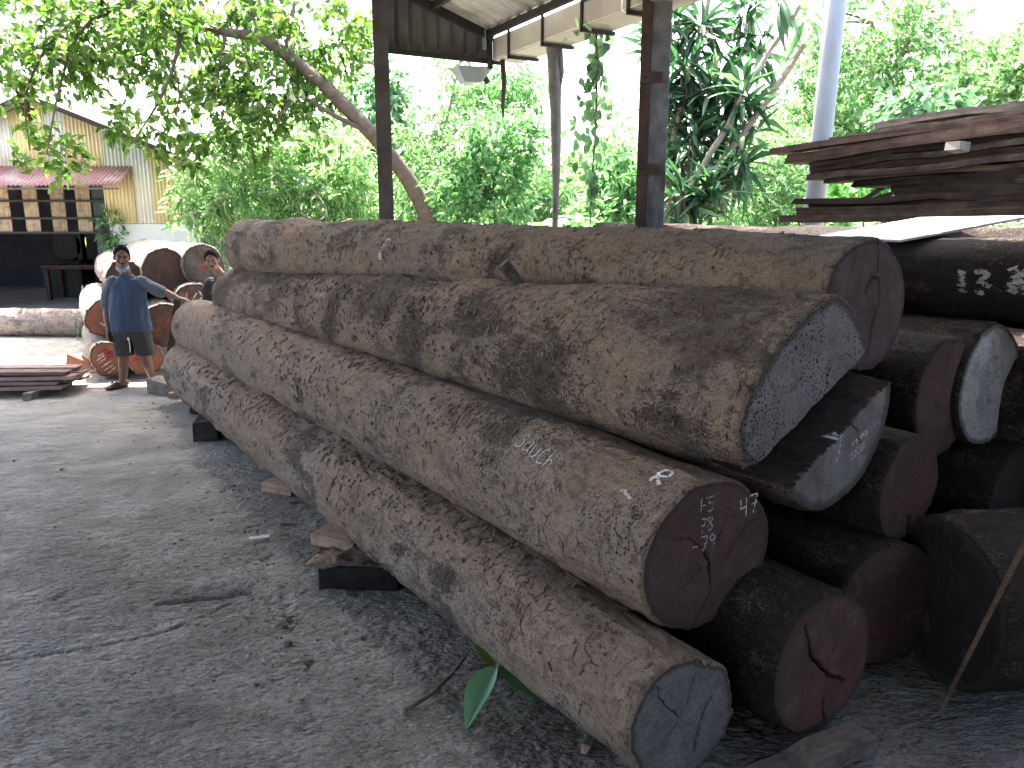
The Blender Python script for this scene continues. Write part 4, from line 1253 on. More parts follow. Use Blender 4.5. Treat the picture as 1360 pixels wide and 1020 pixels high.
kh.chalk([[(0, 0), (.3, .2), (.1, .3), (.4, .4)]], .06, -.02, .12, .045, M_redp, (-1, 0), True, 'paint_mark', jit=.4)
# leaning battens
for k, (a, b, lab) in enumerate((((217, 500, 9.2), (233, 398, 9.3), "thin red brown batten leaning in front of the pile of log ends"), ((224, 497, 9.3), (240, 388, 9.4), "paler batten leaning behind the thin red brown batten"))):
    A_, B_ = pt(*a), pt(*b); A_.z = .0
    plank_obj(A_, B_, .075, .04, (M_plank_r, M_blkb)[k], lab, "battens leaning between the man and the front log", .5, .5, 'batten')
# log lying far left, cut piece
far = Log((-10.9, 12.95, .22), (-7.0, 12.7, .215), .235, .225, seed=41, ns=60, nt=64, amp=.012)
far.build('log', B_sun, E_st, "pale sunlit log lying alone on the ground in front of the dark shed opening", 'log')
cp = MB()
cp.add([(-.2, -.1, 0), (.2, -.12, 0), (.17, .12, 0), (-.18, .15, 0), (-.17, -.05, .2), (.06, -.06, .1), (-.1, .1, .17)], [(3, 2, 1, 0), (0, 1, 5, 4), (1, 2, 5), (2, 3, 6, 5), (3, 0, 4, 6), (4, 5, 6)])
o = cp.build('log_offcut', E_st); o.location = zpt(112, 489, 0); tag(o, "wedge shaped orange offcut on the sunlit ground left of the man", 'offcut')
chip(128, 495, .12, .05, .3, "wood chip on the sunlit ground between the wedge shaped offcut and the red painted log", M_blkb, h=.02)
chip(104, 496, .1, .05, 1.3, "wood chip on the sunlit ground just in front of the wedge shaped offcut", M_blkb, h=.02)
# left plank pile
M_pk = mat_wood("pinkish_sawn_plank", (0.16, 0.10, 0.09), (0.27, 0.19, 0.17), (1.5, 40, 40), island=.3)
lp = [(0, 8.28, .10, .2, -4.62), (0, 8.52, .10, .2, -4.70), (0, 8.76, .10, .2, -4.66),
      (0, 8.30, .142, .22, -4.70), (0, 8.55, .142, .22, -4.62),
      (0, 8.33, .20, .2, -4.52), (0, 8.58, .20, .2, -4.58),
      (0, 8.36, .245, .19, -4.64), (0, 8.62, .245, .2, -4.66)]
names = ["front plank of the bottom layer of the low pile at the far left", "middle plank of the bottom layer of the low pile at the far left", "rear plank of the bottom layer of the low pile at the far left",
         "front plank of the second layer of the low pile at the far left", "rear plank of the second layer of the low pile at the far left",
         "front plank of the third layer of the low pile, sticking out furthest", "rear plank of the third layer of the low pile at the far left",
         "front plank on top of the low pile at the far left", "rear plank on top of the low pile at the far left"]
for (k, y_, z_, w_, xe), lab in zip(lp, names):
    xe -= .34
    plank_obj((xe, y_, z_), (xe - 3.4, y_ - .25 + random.uniform(-.05, .05), z_), w_, .036, M_pk, lab, "low pile of pinkish planks at the far left", .5)
for xx in (-5.25, -7.4):
    m = MB(); m.box((0, 0, .04), (.09, .8, .08), jit=.004); o = m.build('bearer', M_blk); o.location = (xx, 8.5, 0)
    tag(o, "bearer under the low pile of pinkish planks, at the right end" if xx > -6 else "bearer under the low pile of pinkish planks, beyond the picture", 'bearer')
m = MB(); m.bar((-5.2, 8.45, .178), (-5.2, 8.75, .178), .05, .03); tag(m.build('spacer', M_pk), "small spacer between the layers of the low pile of planks", 'spacer')

# ================================================================== FACTORY SHED at the back left
M_yel = mat_plain("faded_yellow_sheet", (0.6, 0.51, 0.3), 0.6, .1, 1.5, 0, .05, dirt=(0.5, 0.42, 0.25))
M_wht = mat_plain("faded_white_sheet", (0.66, 0.66, 0.62), 0.6, .08, 1.5, 0, .05, dirt=(0.5, 0.49, 0.44))
M_gw = mat_plain("greenish_white_sheet", (0.55, 0.58, 0.46), 0.6, .08, 1.5, 0, .05)
M_red = mat_plain("faded_red_sheet", (0.5, 0.26, 0.26), 0.6, .25, 2.5, 0, .05, dirt=(0.62, 0.5, 0.47))
M_wall = mat_plain("white_wall_render", (0.62, 0.65, 0.68), 0.8, .06, 2, bump=.1)
M_in = mat_plain("hazy_dark_interior", (0.05, 0.055, 0.07), 0.9, .3, 2)  # blue haze over the dark room is put into this colour
FY = 16.2
def fx(px): return (px - 680) / FPX * (FY * cP) * 1.0
def fz(py): return pt(300, py, 1).z and (CAM_H + FY * ((510 - py) / FPX * cP - sP) / (cP + (510 - py) / FPX * sP))
fac = tag(empty('workshop', (-9.6, FY, 0)), "workshop clad in faded yellow and white corrugated sheets with a red awning", 'building')
OX = Vector((-9.6, FY, 0))
def fpx(px):
    # x on the facade plane for photo column px at mid height
    return (px - 680) / FPX * (FY * .975)
apex_x, apex_z = fpx(66), fz(132)
def roofline(xw): return apex_z - abs(xw - apex_x) * .40
bands = [(-150, -75, M_yel), (-75, -25, M_wht), (-25, 27, M_wht), (27, 73, M_yel), (73, 98, M_wht), (98, 145, M_yel), (145, 176, M_gw), (176, 205, M_wht), (205, 262, M_yel)]
z_aw, z_open_top, z_wall = fz(218), fz(246), fz(297)
for a_, b_, mt in bands:
    xa, xb = fpx(a_), fpx(b_)
    zb = z_aw - .1 if b_ <= 145 else z_wall
    sk = lambda a, xa=xa, zb=zb: roofline(xa + a) - zb
    sheet_obj('corrugated_sheet', ((xa - OX.x, 0, zb), (1, 0, 0), (0, 0, 1), xb - xa - .003, 1, .076, .012, (0, -1, 0)), mt, fac, skew=sk)
# yellow sheet between the opening and the white wall
xa, xb = fpx(141), fpx(181)
sheet_obj('corrugated_sheet', ((xa - OX.x, -.03, z_wall), (1, 0, 0), (0, 0, 1), xb - xa, z_aw - z_wall - .05, .076, .012, (0, -1, 0)), M_yel, fac)
def fbox(name, x0, x1, y0, y1, z0, z1, mt):
    m = MB(); m.box(((x0 + x1) / 2 - OX.x, (y0 + y1) / 2 - FY, (z0 + z1) / 2), (x1 - x0, y1 - y0, z1 - z0)); return m.build(name, mt, fac)
fbox('low_wall', fpx(143), fpx(262), FY + .0, FY + .15, 0, z_wall - .01, M_wall)
# roof slopes
for sgn in (-1, 1):
    m = MB()
    x0, z0 = apex_x, apex_z + .03
    x1 = apex_x + sgn * 3.9; z1 = apex_z + .03 - 3.9 * .40
    if sgn < 0: x1 = apex_x - 6.5; z1 = apex_z + .03 - 6.5 * .40
    y0, y1 = FY - .35, FY + 7
    vs = [(x0, y0, z0), (x1, y0, z1), (x1, y1, z1), (x0, y1, z0)]
    vs = [Vector(v) - OX for v in vs]
    m.add(vs + [v + Vector((0, 0, .05)) for v in vs], [(0, 1, 2, 3), (7, 6, 5, 4), (0, 4, 5, 1), (1, 5, 6, 2), (2, 6, 7, 3), (3, 7, 4, 0)])
    m.build('roof_slope', M_lsheet, fac)
# awning of red sheets
awn_l = fpx(-60)
for k in range(5):
    a0 = awn_l + k * (fpx(184) - awn_l) / 5
    wv = (fpx(184) - awn_l) / 5 - .004
    zt = fz(221); dv = Vector((0, -.8, fz(249) - zt + .01)); ln_ = dv.length; dn = dv.normalized()
    sheet_obj('awning_sheet', ((a0 - OX.x, -.04, zt), (1, 0, 0), dn, wv, ln_, .085, .02, (0, -.2, 1)), M_red, fac)
fbox('awning_rail', awn_l, fpx(184), FY - .78, FY - .74, fz(249) - .065, fz(249) - .03, M_blk)
# opening: timber boards with dark gaps, rails, dim interior with a far window
M_oldb = mat_wood("weathered_facade_board", (0.2, 0.15, 0.1), (0.36, 0.30, 0.2), (30, 30, 2.5), island=.2)
for px0, px1 in ((-42, -22), (-8, 12), (31, 50), (67, 86), (101, 120)):
    fbox('facade_board', fpx(px0), fpx(px1), FY + .02, FY + .05, fz(308), z_aw, M_oldb)
for py in (267, 290, 309):
    fbox('rail', fpx(-60), fpx(141), FY - .03, FY + .018, fz(py) - .02, fz(py) + .02, M_dark)
fbox('door_post', fpx(122), fpx(143), FY + .05, FY + .15, 0, z_aw, mat_plain("dark_green_post", (0.03, 0.055, 0.055), .7))
fbox('door_post', fpx(-150), fpx(-60), FY + .05, FY + .15, 0, z_aw, M_in)
IY = FY + 6
fbox('inner_side_wall', fpx(150), fpx(150) + .1, FY + .2, IY, 0, 3.4, M_in)
fbox('inner_side_wall', -16.1, -16, FY + .2, IY, 0, 3.4, M_in)
wx0, wx1 = -13.0, -12.1
wz0, wz1 = 1.1, 1.36
fbox('inner_back_wall', -16, wx0, IY, IY + .1, 0, 4.2, M_in)
fbox('inner_back_wall', wx1, fpx(150), IY, IY + .1, 0, 4.2, M_in)
fbox('inner_back_wall', wx0, wx1, IY, IY + .1, 0, wz0, M_in)
fbox('inner_back_wall', wx0, wx1, IY, IY + .1, wz1, 4.2, M_in)
fbox('window_bar', (wx0 + wx1) / 2 - .1, (wx0 + wx1) / 2 - .04, IY + .02, IY + .06, wz0, wz1, M_in)
fbox('loft_floor', -16, fpx(141), FY + .25, IY - .05, z_aw + .15, z_aw + .2, M_in)
m = MB()
for sgn in (-1, 1):
    x1 = apex_x + (3.9 if sgn > 0 else -6.5)
    a_, b_ = Vector((apex_x, FY - .37, apex_z + .02)) - OX, Vector((x1, FY - .37, apex_z + .02 - abs(x1 - apex_x) * .40)) - OX
    m.bar(a_, b_, .03, .09)
m.build('barge_board', M_dark, fac)
bench = tag(empty('workbench', (-10.0, 18.6, 0)), "dim workbench inside the dark workshop opening", 'bench')
m = MB(); m.box((0, 0, .78), (2.2, .7, .1)); m.build('bench_top', M_plank_r, bench)
for sx_ in (-1, 1):
    for sy_ in (-1, 1):
        m = MB(); m.box((sx_ * 1.0, sy_ * .28, .36), (.1, .1, .73)); m.build('leg', M_plank, bench)
mach = tag(empty('machine', (-10.9, 19.2, 0)), "dark upright sawing machine inside the workshop", 'machine')
m = MB(); m.box((0, 0, .45), (.8, .6, .9)); m.build('body', M_dark, mach, bevel=.02)
m = MB(); m.tube([(0, -.1, 1.25), (0, .1, 1.25)], .35, 20); m.build('wheel', M_dark, mach)
m = MB(); m.box((.3, 0, 1.3), (.12, .2, .9)); m.build('column', M_dark, mach)

# frame of stakes and dry weeds at the workshop corner
sf = tag(empty('stake_fence', (0, 0, 0)), "little frame of bamboo stakes at the corner of the workshop", 'fence')
M_bam = mat_plain("dry_bamboo", (0.36, 0.26, 0.16), .7, .2, 6)
for a, b, r_ in (((139, 425, 13.2), (138, 345, 13.4), .022), ((150, 420, 13.2), (149, 352, 13.4), .02), ((129, 344, 13.3), (154, 349, 13.3), .028), ((133, 372, 13.3), (154, 371, 13.3), .014)):
    m = MB(); m.tube([pt(*a), pt(*b)], r_, 7); m.build('stake', M_bam, sf)

# ================================================================== PEOPLE
def smooth_body(mb, name, vox, it=3, fold=0.0):
    me = mb.mesh(name)
    o = bpy.data.objects.new(name, me); COL.objects.link(o)
    r = o.modifiers.new('r', 'REMESH'); r.mode = 'VOXEL'; r.voxel_size = vox
    s_ = o.modifiers.new('s', 'SMOOTH'); s_.factor = .5; s_.iterations = it
    dg = bpy.context.evaluated_depsgraph_get()
    out = bpy.data.meshes.new_from_object(o.evaluated_get(dg))
    bpy.data.objects.remove(o)
    out.polygons.foreach_set('use_smooth', np.ones(len(out.polygons), bool))
    if fold:
        n_ = len(out.vertices); co = np.empty(n_ * 3); no = np.empty(n_ * 3)
        out.vertices.foreach_get('co', co); out.vertices.foreach_get('normal', no)
        co = co.reshape(-1, 3); no = no.reshape(-1, 3)
        f_ = fbm(co * [17, 17, 4.5] + [0, 0, co[:, :1].mean()], 3) + .6 * fbm(co * [9, 9, 12] + 5, 2)
        co += no * (f_ * fold)[:, None]
        out.vertices.foreach_set('co', co.ravel()); out.update()
    out.name = name
    return out
def chain(mb, pts, n=12):
    """tapered limb made of overlapping rings with round ends; pts = [(x,y,z,r) or (x,y,z,rx,ry)]"""
    P_ = [Vector(p[:3]) for p in pts]; r_ = [p[3] for p in pts]
    d = []
    for i in range(len(P_) - 1):
        for k in range(4):
            f = k / 4
            d.append((P_[i].lerp(P_[i + 1], f), r_[i] + (r_[i + 1] - r_[i]) * f))
    d.append((P_[-1], r_[-1]))
    a0 = (d[0][0] - d[1][0]).normalized(); a1 = (d[-1][0] - d[-2][0]).normalized()
    pre = [(d[0][0] + a0 * d[0][1] * q, d[0][1] * math.sqrt(max(.02, 1 - q * q))) for q in (.97, .8, .45)]
    post = [(d[-1][0] + a1 * d[-1][1] * q, d[-1][1] * math.sqrt(max(.02, 1 - q * q))) for q in (.45, .8, .97)]
    d = pre + d + post
    mb.tube([q[0] for q in d], [q[1] for q in d], n)
def loft(mb, rings, n=28, wob=0.0, seed=0):
    """rings: (cx, cy, cz, rx, ry)"""
    vs = []
    for i, (cx, cy_, cz, rx, ry) in enumerate(rings):
        for k in range(n):
            a = 2 * math.pi * k / n
            q = 1 + wob * math.sin(a * 7 + i * .6 + seed) + wob * .7 * math.sin(a * 11 - i * .9)
            ca, sa = math.cos(a), math.sin(a)
            e = 1 / (abs(ca) ** 2.4 + abs(sa) ** 2.4) ** (1 / 2.4)
            vs.append((cx + rx * ca * e * q, cy_ + ry * sa * e * q, cz))
    fs = []
    for i in range(len(rings) - 1):
        for k in range(n):
            fs.append((i * n + k, i * n + (k + 1) % n, (i + 1) * n + (k + 1) % n, (i + 1) * n + k))
    fs.append(tuple(range(n))[::-1]); fs.append(tuple((len(rings) - 1) * n + k for k in range(n)))
    mb.add(vs, fs)
def hand(mb, wrist, d, pn, side, curl=.35, L=.17):
    """palm from the wrist along d; pn = direction the palm faces; side = +1/-1 where the thumb leaves"""
    d = Vector(d).normalized(); pn = Vector(pn); pn = (pn - d * pn.dot(d)).normalized(); sx_ = d.cross(pn).normalized() * side
    w = Vector(wrist)
    for k in range(4):
        o_ = sx_ * (.03 - .02 * k)
        chain(mb, [(*(w + d * .01 + o_ * .55), .017), (*(w + d * .085 + o_), .0145)], 8)
        fl = (.066, .076, .07, .054)[k]
        b0 = w + d * .085 + o_
        b1 = b0 + (d * math.cos(curl) + pn * math.sin(curl)) * fl * .5 + o_ * .12
        b2 = b1 + (d * math.cos(curl * 2.3) + pn * math.sin(curl * 2.3)) * fl * .5
        chain(mb, [(*b0, .0105), (*b1, .0095), (*b2, .008)], 8)
    t0 = w + d * .03 + sx_ * .028
    t1 = t0 + d * .035 + sx_ * .03 + pn * .012
    t2 = t1 + d * .034 + sx_ * .006 + pn * .012
    chain(mb, [(*t0, .014), (*t1, .0115), (*t2, .009)], 8)
M_skin = mat_plain("brown_skin", (0.15, 0.082, 0.055), .55, .1, 12, bump=.08, dist=.002)
M_skin2 = mat_plain("tan_skin", (0.22, 0.125, 0.085), .55, .1, 12, bump=.08, dist=.002)
M_hair = mat_plain("black_hair", (0.009, 0.008, 0.008), .9, .4, 60, bump=.8, dist=.004, spec=.08)
M_hairg = mat_plain("greying_hair", (0.011, 0.010, 0.010), .95, .5, 60, bump=.8, dist=.004, spec=.05)
M_blue = mat_plain("faded_blue_cotton", (0.042, 0.064, 0.108), .9, .14, 9, bump=.3)
M_slv = mat_plain("grey_blue_cotton", (0.095, 0.108, 0.125), .9, .1, 9, bump=.3)
M_shrt = mat_plain("olive_grey_cloth", (0.042, 0.041, 0.038), .9, .18, 9, bump=.3)
M_tee = mat_plain("charcoal_cotton", (0.035, 0.034, 0.038), .9, .2, 9, bump=.3)
M_msk = mat_plain("pale_blue_mask", (0.19, 0.25, 0.3), .8, .08, 9)
M_eye = mat_plain("dark_eye", (0.012, 0.01, 0.009), .3, 0, 5)
M_lip = mat_plain("brown_lips", (0.13, 0.06, 0.05), .5, .1, 20)
M_cord = mat_plain("white_cord", (0.6, 0.6, 0.58), .8, .1, 20)
M_rub = mat_plain("black_rubber", (0.02, 0.02, 0.02), .7, .2, 20)

def head(mb, c, tilt, yaw, sc=1.0):
    """skull, jaw, nose, brow, ears, neck stub; returns the head's frame"""
    Mh = Matrix.Translation(c) @ Matrix.Rotation(tilt, 4, 'Y') @ Matrix.Rotation(yaw, 4, 'Z') @ Matrix.Rotation(R(4), 4, 'X') @ Matrix.Scale(sc, 4)
    h = MB()
    h.ell((0, .012, .03), (.074, .094, .09), 20, 14)
    h.ell((0, -.02, -.035), (.060, .068, .078), 18, 12)
    h.ell((0, -.058, -.088), (.030, .026, .022), 12, 8)
    h.ell((0, -.093, -.012), (.0125, .017, .030), 10, 8)
    h.ell((0, -.098, -.032), (.0185, .014, .0115), 10, 8)
    h.ell((0, -.079, .027), (.055, .016, .011), 12, 8)
    for s_ in (-1, 1):
        h.ell((s_ * .076, .012, -.008), (.011, .022, .034), 10, 8)
        h.ell((s_ * .043, -.062, -.03), (.022, .02, .02), 10, 8)
    h.ell((0, -.082, -.062), (.025, .012, .010), 10, 8)
    mb.add([Mh @ Vector(v) for v in h.v], h.f)
    return Mh
def face_bits(Mh, root, hair_mat, hairline):
    def bit(name, c, r, mat, n=(12, 8)):
        b = MB(); b.ell(c, r, *n); b.v = [tuple(Mh @ Vector(v)) for v in b.v]
        return b.build(name, mat, root, True)
    for s_ in (-1, 1):
        bit('eye', (s_ * .031, -.0795, .006), (.0135, .006, .0065), M_eye)
        bit('eyebrow', (s_ * .032, -.0915, .030), (.021, .0055, .0048), M_hair)
    bit('mouth', (0, -.0925, -.063), (.024, .0045, .0055), M_lip)
    bit('moustache', (0, -.0915, -.0505), (.025, .0055, .0045), M_hair)
    # hair: cap over the skull with an uneven edge
    n, V, F = 26, [], []
    for i in range(13):
        a = math.pi * .5 * 1.28 * i / 12
        for k in range(n):
            b = 2 * math.pi * k / n
            front = max(0, -math.sin(b))
            aa = a * (1 - hairline * front ** 1.5)
            rr = 1.085 + .035 * math.sin(9 * b + i * 2.1) * (i > 1) + .02 * math.sin(17 * b - i)
            V.append(Mh @ Vector((.0745 * rr * math.sin(aa) * math.cos(b), .014 + .094 * rr * math.sin(aa) * math.sin(b), .033 + .092 * rr * math.cos(aa))))
    for i in range(12):
        for k in range(n):
            F.append((i * n + k, (i + 1) * n + k, (i + 1) * n + (k + 1) % n, i * n + (k + 1) % n))
    o = link('hair', np_mesh('hair', np.array(V), np.array(F)), root, hair_mat, True)
    so = o.modifiers.new('thickness', 'SOLIDIFY'); so.thickness = .012; so.offset = -1

# --- the standing man
org = zpt(183, 513, 0)
man = empty('person', org, R(9))
tag(man, "man in a faded blue t-shirt and dark shorts standing with one hand on a log", 'person')
b = MB()
hc = Vector((-.015, -.03, 1.495))
Mh1 = head(b, hc, R(2), R(20), 1.06)
chain(b, [(-.012, .0, 1.40, .054), (-.005, .02, 1.28, .062)])
loft(b, [(0, .01, .60, .15, .10), (0, 0, .70, .175, .12), (0, -.025, .85, .185, .145), (0, -.02, 1.0, .18, .13), (0, 0, 1.13, .18, .115), (0, .015, 1.22, .165, .09), (0, .02, 1.28, .07, .06)])
hl = Vector((-.235, -.045, .665)); hr = Vector((.575, -.135, 1.04))
chain(b, [(-.185, .015, 1.205, .06), (-.225, .02, 1.08, .05), (-.252, .025, .91, .042)]); chain(b, [(-.252, .025, .91, .041), (-.25, -.005, .83, .042), (*hl, .027)])
chain(b, [(.185, .015, 1.205, .06), (.30, -.0, 1.15, .047), (.40, -.02, 1.105, .041)]); chain(b, [(.40, -.02, 1.105, .041), (.46, -.055, 1.08, .041), (*hr, .027)])
hand(b, hl, (.05, -.12, -1), (1, -.2, 0), 1, .45)
hand(b, hr, (.9, -.25, -.16), (0, 0, -1), 1, .28)
for sx_, kx, ax2, ay2 in ((-1, -.115, -.15, -.04), (1, .125, .125, .12)):
    chain(b, [(sx_ * .085, .01, .64, .092), (kx, -.02, .36, .062)])
    chain(b, [(kx, -.02, .36, .06), ((kx + ax2) / 2 + .005 * sx_, .02, .24, .056), (ax2, ay2 + .02, .075, .037)])
    dx, dy = (-.11, -.15) if sx_ < 0 else (.05, -.18)
    chain(b, [(ax2 - dx * .2, ay2 + .05, .045, .036), (ax2 + dx * .5, ay2 + .02 + dy * .5, .042, .036), (ax2 + dx, ay2 + .02 + dy, .032, .026)])
    for k in range(5):
        q_ = Vector((ax2 + dx, ay2 + .02 + dy, .03)); f = Vector((dx, dy, 0)).normalized(); s2 = Vector((-f.y, f.x, 0))
        chain(b, [(*(q_ + s2 * (.03 - .015 * k)), .012), (*(q_ + f * (.04 - .006 * abs(k - (1 if sx_ > 0 else 3))) + s2 * (.032 - .016 * k)), .009)], 8)
body = link('body', smooth_body(b, 'body', .0065), man, M_skin, True)
face_bits(Mh1, man, M_hairg, .60)
s_ = MB()
loft(s_, [(0, .005, .655, .222, .15), (0, 0, .70, .218, .15), (0, -.02, .80, .21, .163), (0, -.025, .9, .203, .165), (0, -.02, 1.0, .197, .15), (0, 0, 1.1, .193, .132), (0, .01, 1.18, .185, .115), (0, .015, 1.235, .155, .095), (0, .018, 1.275, .09, .078), (0, .012, 1.30, .07, .068)], 56, .018, 1.0)
link('t_shirt', smooth_body(s_, 't_shirt', .0075, 2, .011), man, M_blue, True)
for sg in (-1, 1):
    s_ = MB()
    if sg < 0:
        chain(s_, [(-.15, .015, 1.215, .075), (-.215, .02, 1.1, .07), (-.245, .02, .965, .068)], 16)
    else:
        chain(s_, [(.15, .015, 1.215, .075), (.24, .005, 1.165, .068), (.36, -.015, 1.105, .074)], 16)
    link('sleeve', smooth_body(s_, 'sleeve', .0075, 3, .008), man, M_slv, True)
s_ = MB()
loft(s_, [(0, .005, .56, .20, .135), (0, .0, .64, .195, .135), (0, 0, .72, .185, .13)], 40, .01)
for sg in (-1, 1):
    loft(s_, [(sg * .118 + .01, -.005, .375, .105, .10), (sg * .113 + .008, -.003, .45, .103, .10), (sg * .10, 0, .56, .102, .115), (sg * .09, 0, .66, .10, .12)], 32, .02, sg)
link('shorts', smooth_body(s_, 'shorts', .0075, 2, .010), man, M_shrt, True)
s_ = MB(); s_.tube([(.0, -.148, .60), (.008, -.150, .52), (.004, -.147, .43)], .006, 6); s_.ell((.0, -.15, .585), (.014, .01, .02)); s_.build('drawstring', M_cord, man, True)
s_ = MB()
for i in range(9):
    a0 = math.pi * (i / 8) + math.pi
    pass
V = []
for i in range(17):
    a = math.pi * (1 + i / 16)
    for z_, rr in ((-.085, .92), (-.10, 1.06), (-.125, 1.02), (-.14, .85)):
        V.append(Mh1 @ Vector((.062 * rr * math.cos(a), .0 + .080 * rr * math.sin(a), z_ - .018 + .02 * abs(math.cos(a)))))
o = link('face_mask', np_mesh('face_mask', np.array(V), grid_faces(17, 4)), man, M_msk, True)
so = o.modifiers.new('thickness', 'SOLIDIFY'); so.thickness = .006
for (ax2, ay2, dx, dy) in ((-.15, -.04, -.11, -.15), (.125, .12, .05, -.18)):
    f = Vector((dx, dy, 0)).normalized(); s2 = Vector((-f.y, f.x, 0)); c = Vector((ax2 + dx * .45, ay2 + .03 + dy * .45, .008))
    m = MB(); n = 18
    ring = [c + f * .135 * math.cos(2 * math.pi * k / n) + s2 * .05 * (1 + .18 * math.cos(2 * math.pi * k / n)) * math.sin(2 * math.pi * k / n) for k in range(n)]
    m.add([q + Vector((0, 0, -.008)) for q in ring] + [q + Vector((0, 0, .01)) for q in ring], [tuple(range(n))[::-1], tuple(range(n, 2 * n))] + [(k, (k + 1) % n, n + (k + 1) % n, n + k) for k in range(n)])
    tp = c + f * .085 + Vector((0, 0, .02))
    m.tube([c - f * .01 + s2 * .05 + Vector((0, 0, .01)), c + f * .03 + s2 * .035 + Vector((0, 0, .072)), tp + Vector((0, 0, .02)), c + f * .03 - s2 * .035 + Vector((0, 0, .072)), c - f * .01 - s2 * .05 + Vector((0, 0, .01))], .008, 6)
    m.build('sandal', M_rub, man)

# --- the man half hidden behind the log ends
org2 = pt(296, 400, 9.05); org2.z = 0
man2 = empty('person', org2)
tag(man2, "man in a black t-shirt leaning out behind the ends of the stacked logs", 'person')
b = MB()
Mh2 = head(b, Vector((-.065, -.06, 1.445)), R(-12), R(10), .98)
chain(b, [(-.045, -.02, 1.36, .05), (.01, .02, 1.25, .06)])
loft(b, [(.10, .05, .62, .14, .1), (.09, .04, .75, .15, .105), (.06, .02, .95, .15, .11), (.03, .01, 1.1, .165, .105), (.0, .01, 1.19, .155, .085), (.0, .01, 1.24, .07, .06)])
hl = Vector((-.085, -.13, .80))
chain(b, [(-.15, .0, 1.17, .055), (-.165, -.01, 1.07, .045), (-.155, -.03, .98, .038)]); chain(b, [(-.155, -.03, .98, .037), (-.14, -.06, .92, .037), (*hl, .026)])
hand(b, hl, (.5, -.5, -.6), (0, -.3, -1), -1, .4)
chain(b, [(.17, .0, 1.16, .055), (.24, .0, .88, .04)]); chain(b, [(.24, .0, .88, .038), (.22, -.08, .66, .026)])
hand(b, (.22, -.08, .66), (0, -.1, -1), (-1, 0, 0), -1, .4)
for sg in (-1, 1):
    chain(b, [(.10 + sg * .08, .04, .62, .085), (.10 + sg * .1, .0, .36, .055)]); chain(b, [(.10 + sg * .1, .0, .36, .053), (.10 + sg * .1, .03, .07, .035)])
    chain(b, [(.10 + sg * .1, .05, .035, .034), (.10 + sg * .12, -.11, .03, .03)])
link('body', smooth_body(b, 'body', .0065), man2, M_skin2, True)
face_bits(Mh2, man2, M_hair, .52)
s_ = MB()
loft(s_, [(.095, .045, .68, .175, .13), (.08, .03, .85, .172, .132), (.05, .015, 1.0, .178, .13), (.02, .01, 1.12, .18, .122), (.0, .01, 1.20, .155, .098), (-.005, .01, 1.235, .09, .075), (-.01, .01, 1.26, .066, .062)], 48, .014)
chain(s_, [(-.12, .0, 1.18, .075), (-.165, -.005, 1.08, .07), (-.165, -.02, .985, .064)], 14)
chain(s_, [(.13, .0, 1.17, .075), (.20, .0, 1.0, .066)], 14)
link('t_shirt', smooth_body(s_, 't_shirt', .0075, 2, .011), man2, M_tee, True)
s_ = MB()
loft(s_, [(.10, .04, .56, .17, .12), (.10, .045, .72, .16, .115)], 32, .01)
for sg in (-1, 1):
    chain(s_, [(.10 + sg * .08, .03, .6, .098), (.10 + sg * .1, .0, .36, .075), (.10 + sg * .1, .02, .12, .06)], 14)
link('trousers', smooth_body(s_, 'trousers', .009, 2), man2, M_tee, True)

# ================================================================== VEGETATION
LEAF_V = np.array([(0, 0, 0), (.38, .5, .10), (1, 0, -.12), (.38, -.5, .10), (.5, 0, -.02)])
LEAF_F = np.array([(0, 1, 4), (1, 2, 4), (0, 4, 3), (4, 2, 3)])
def leaf_arrays(P_, D, size, aspect, rg, flat=.5):
    """leaf blades at P_ pointing along D"""
    N = len(P_)
    D = D / (np.linalg.norm(D, axis=1)[:, None] + 1e-9)
    up = np.array([0, 0, 1.0]) * flat + rg.normal(size=(N, 3)) * (1 - flat)
    Y = np.cross(up, D); Y /= np.linalg.norm(Y, axis=1)[:, None] + 1e-9
    Z = np.cross(D, Y)
    s = size[:, None, None]
    V = P_[:, None, :] + s * (LEAF_V[None, :, 0, None] * D[:, None, :] + aspect * LEAF_V[None, :, 1, None] * Y[:, None, :] + LEAF_V[None, :, 2, None] * Z[:, None, :])
    F = LEAF_F[None] + (np.arange(N) * 5)[:, None, None]
    return V.reshape(-1, 3), F.reshape(-1, 3)
def crown_points(blobs, n, rg, per=14, twig=.22, droop=.3):
    """blobs: (centre, radii). twigs carry several leaves each"""
    vol = np.array([b[1][0] * b[1][2] for b in blobs]); vol = vol / vol.sum()
    k = max(1, n // per)
    which = rg.choice(len(blobs), k, p=vol)
    c = np.array([tuple(b[0]) for b in blobs])[which]; r = np.array([tuple(b[1]) for b in blobs])[which]
    d = rg.normal(size=(k, 3)); d /= np.linalg.norm(d, axis=1)[:, None]
    rad = rg.uniform(.25, 1.0, k) ** .6
    lump = 1 + .28 * fbm(d * 1.9 + which[:, None] * 3.1, 2)
    T = c + d * r * (rad * lump)[:, None]
    dirs = d * [1, 1, .6] + rg.normal(size=(k, 3)) * .35 + [0, 0, -.1]
    dirs /= np.linalg.norm(dirs, axis=1)[:, None]
    f = rg.uniform(0, 1, (k, per))
    P_ = T[:, None, :] + dirs[:, None, :] * (f * twig)[..., None] + rg.normal(size=(k, per, 3)) * twig * .12
    D = dirs[:, None, :] * .8 + rg.normal(size=(k, per, 3)) * .75 + np.array([0, 0, -droop])
    return P_.reshape(-1, 3), D.reshape(-1, 3), T
def pblob(px, py, t, rx, ry, rd=None):
    """blob seen at photo pixel, radii in pixels at that distance"""
    k = t / FPX
    return (pt(px, py, t), (rx * k, (rd if rd else rx * k), ry * k))
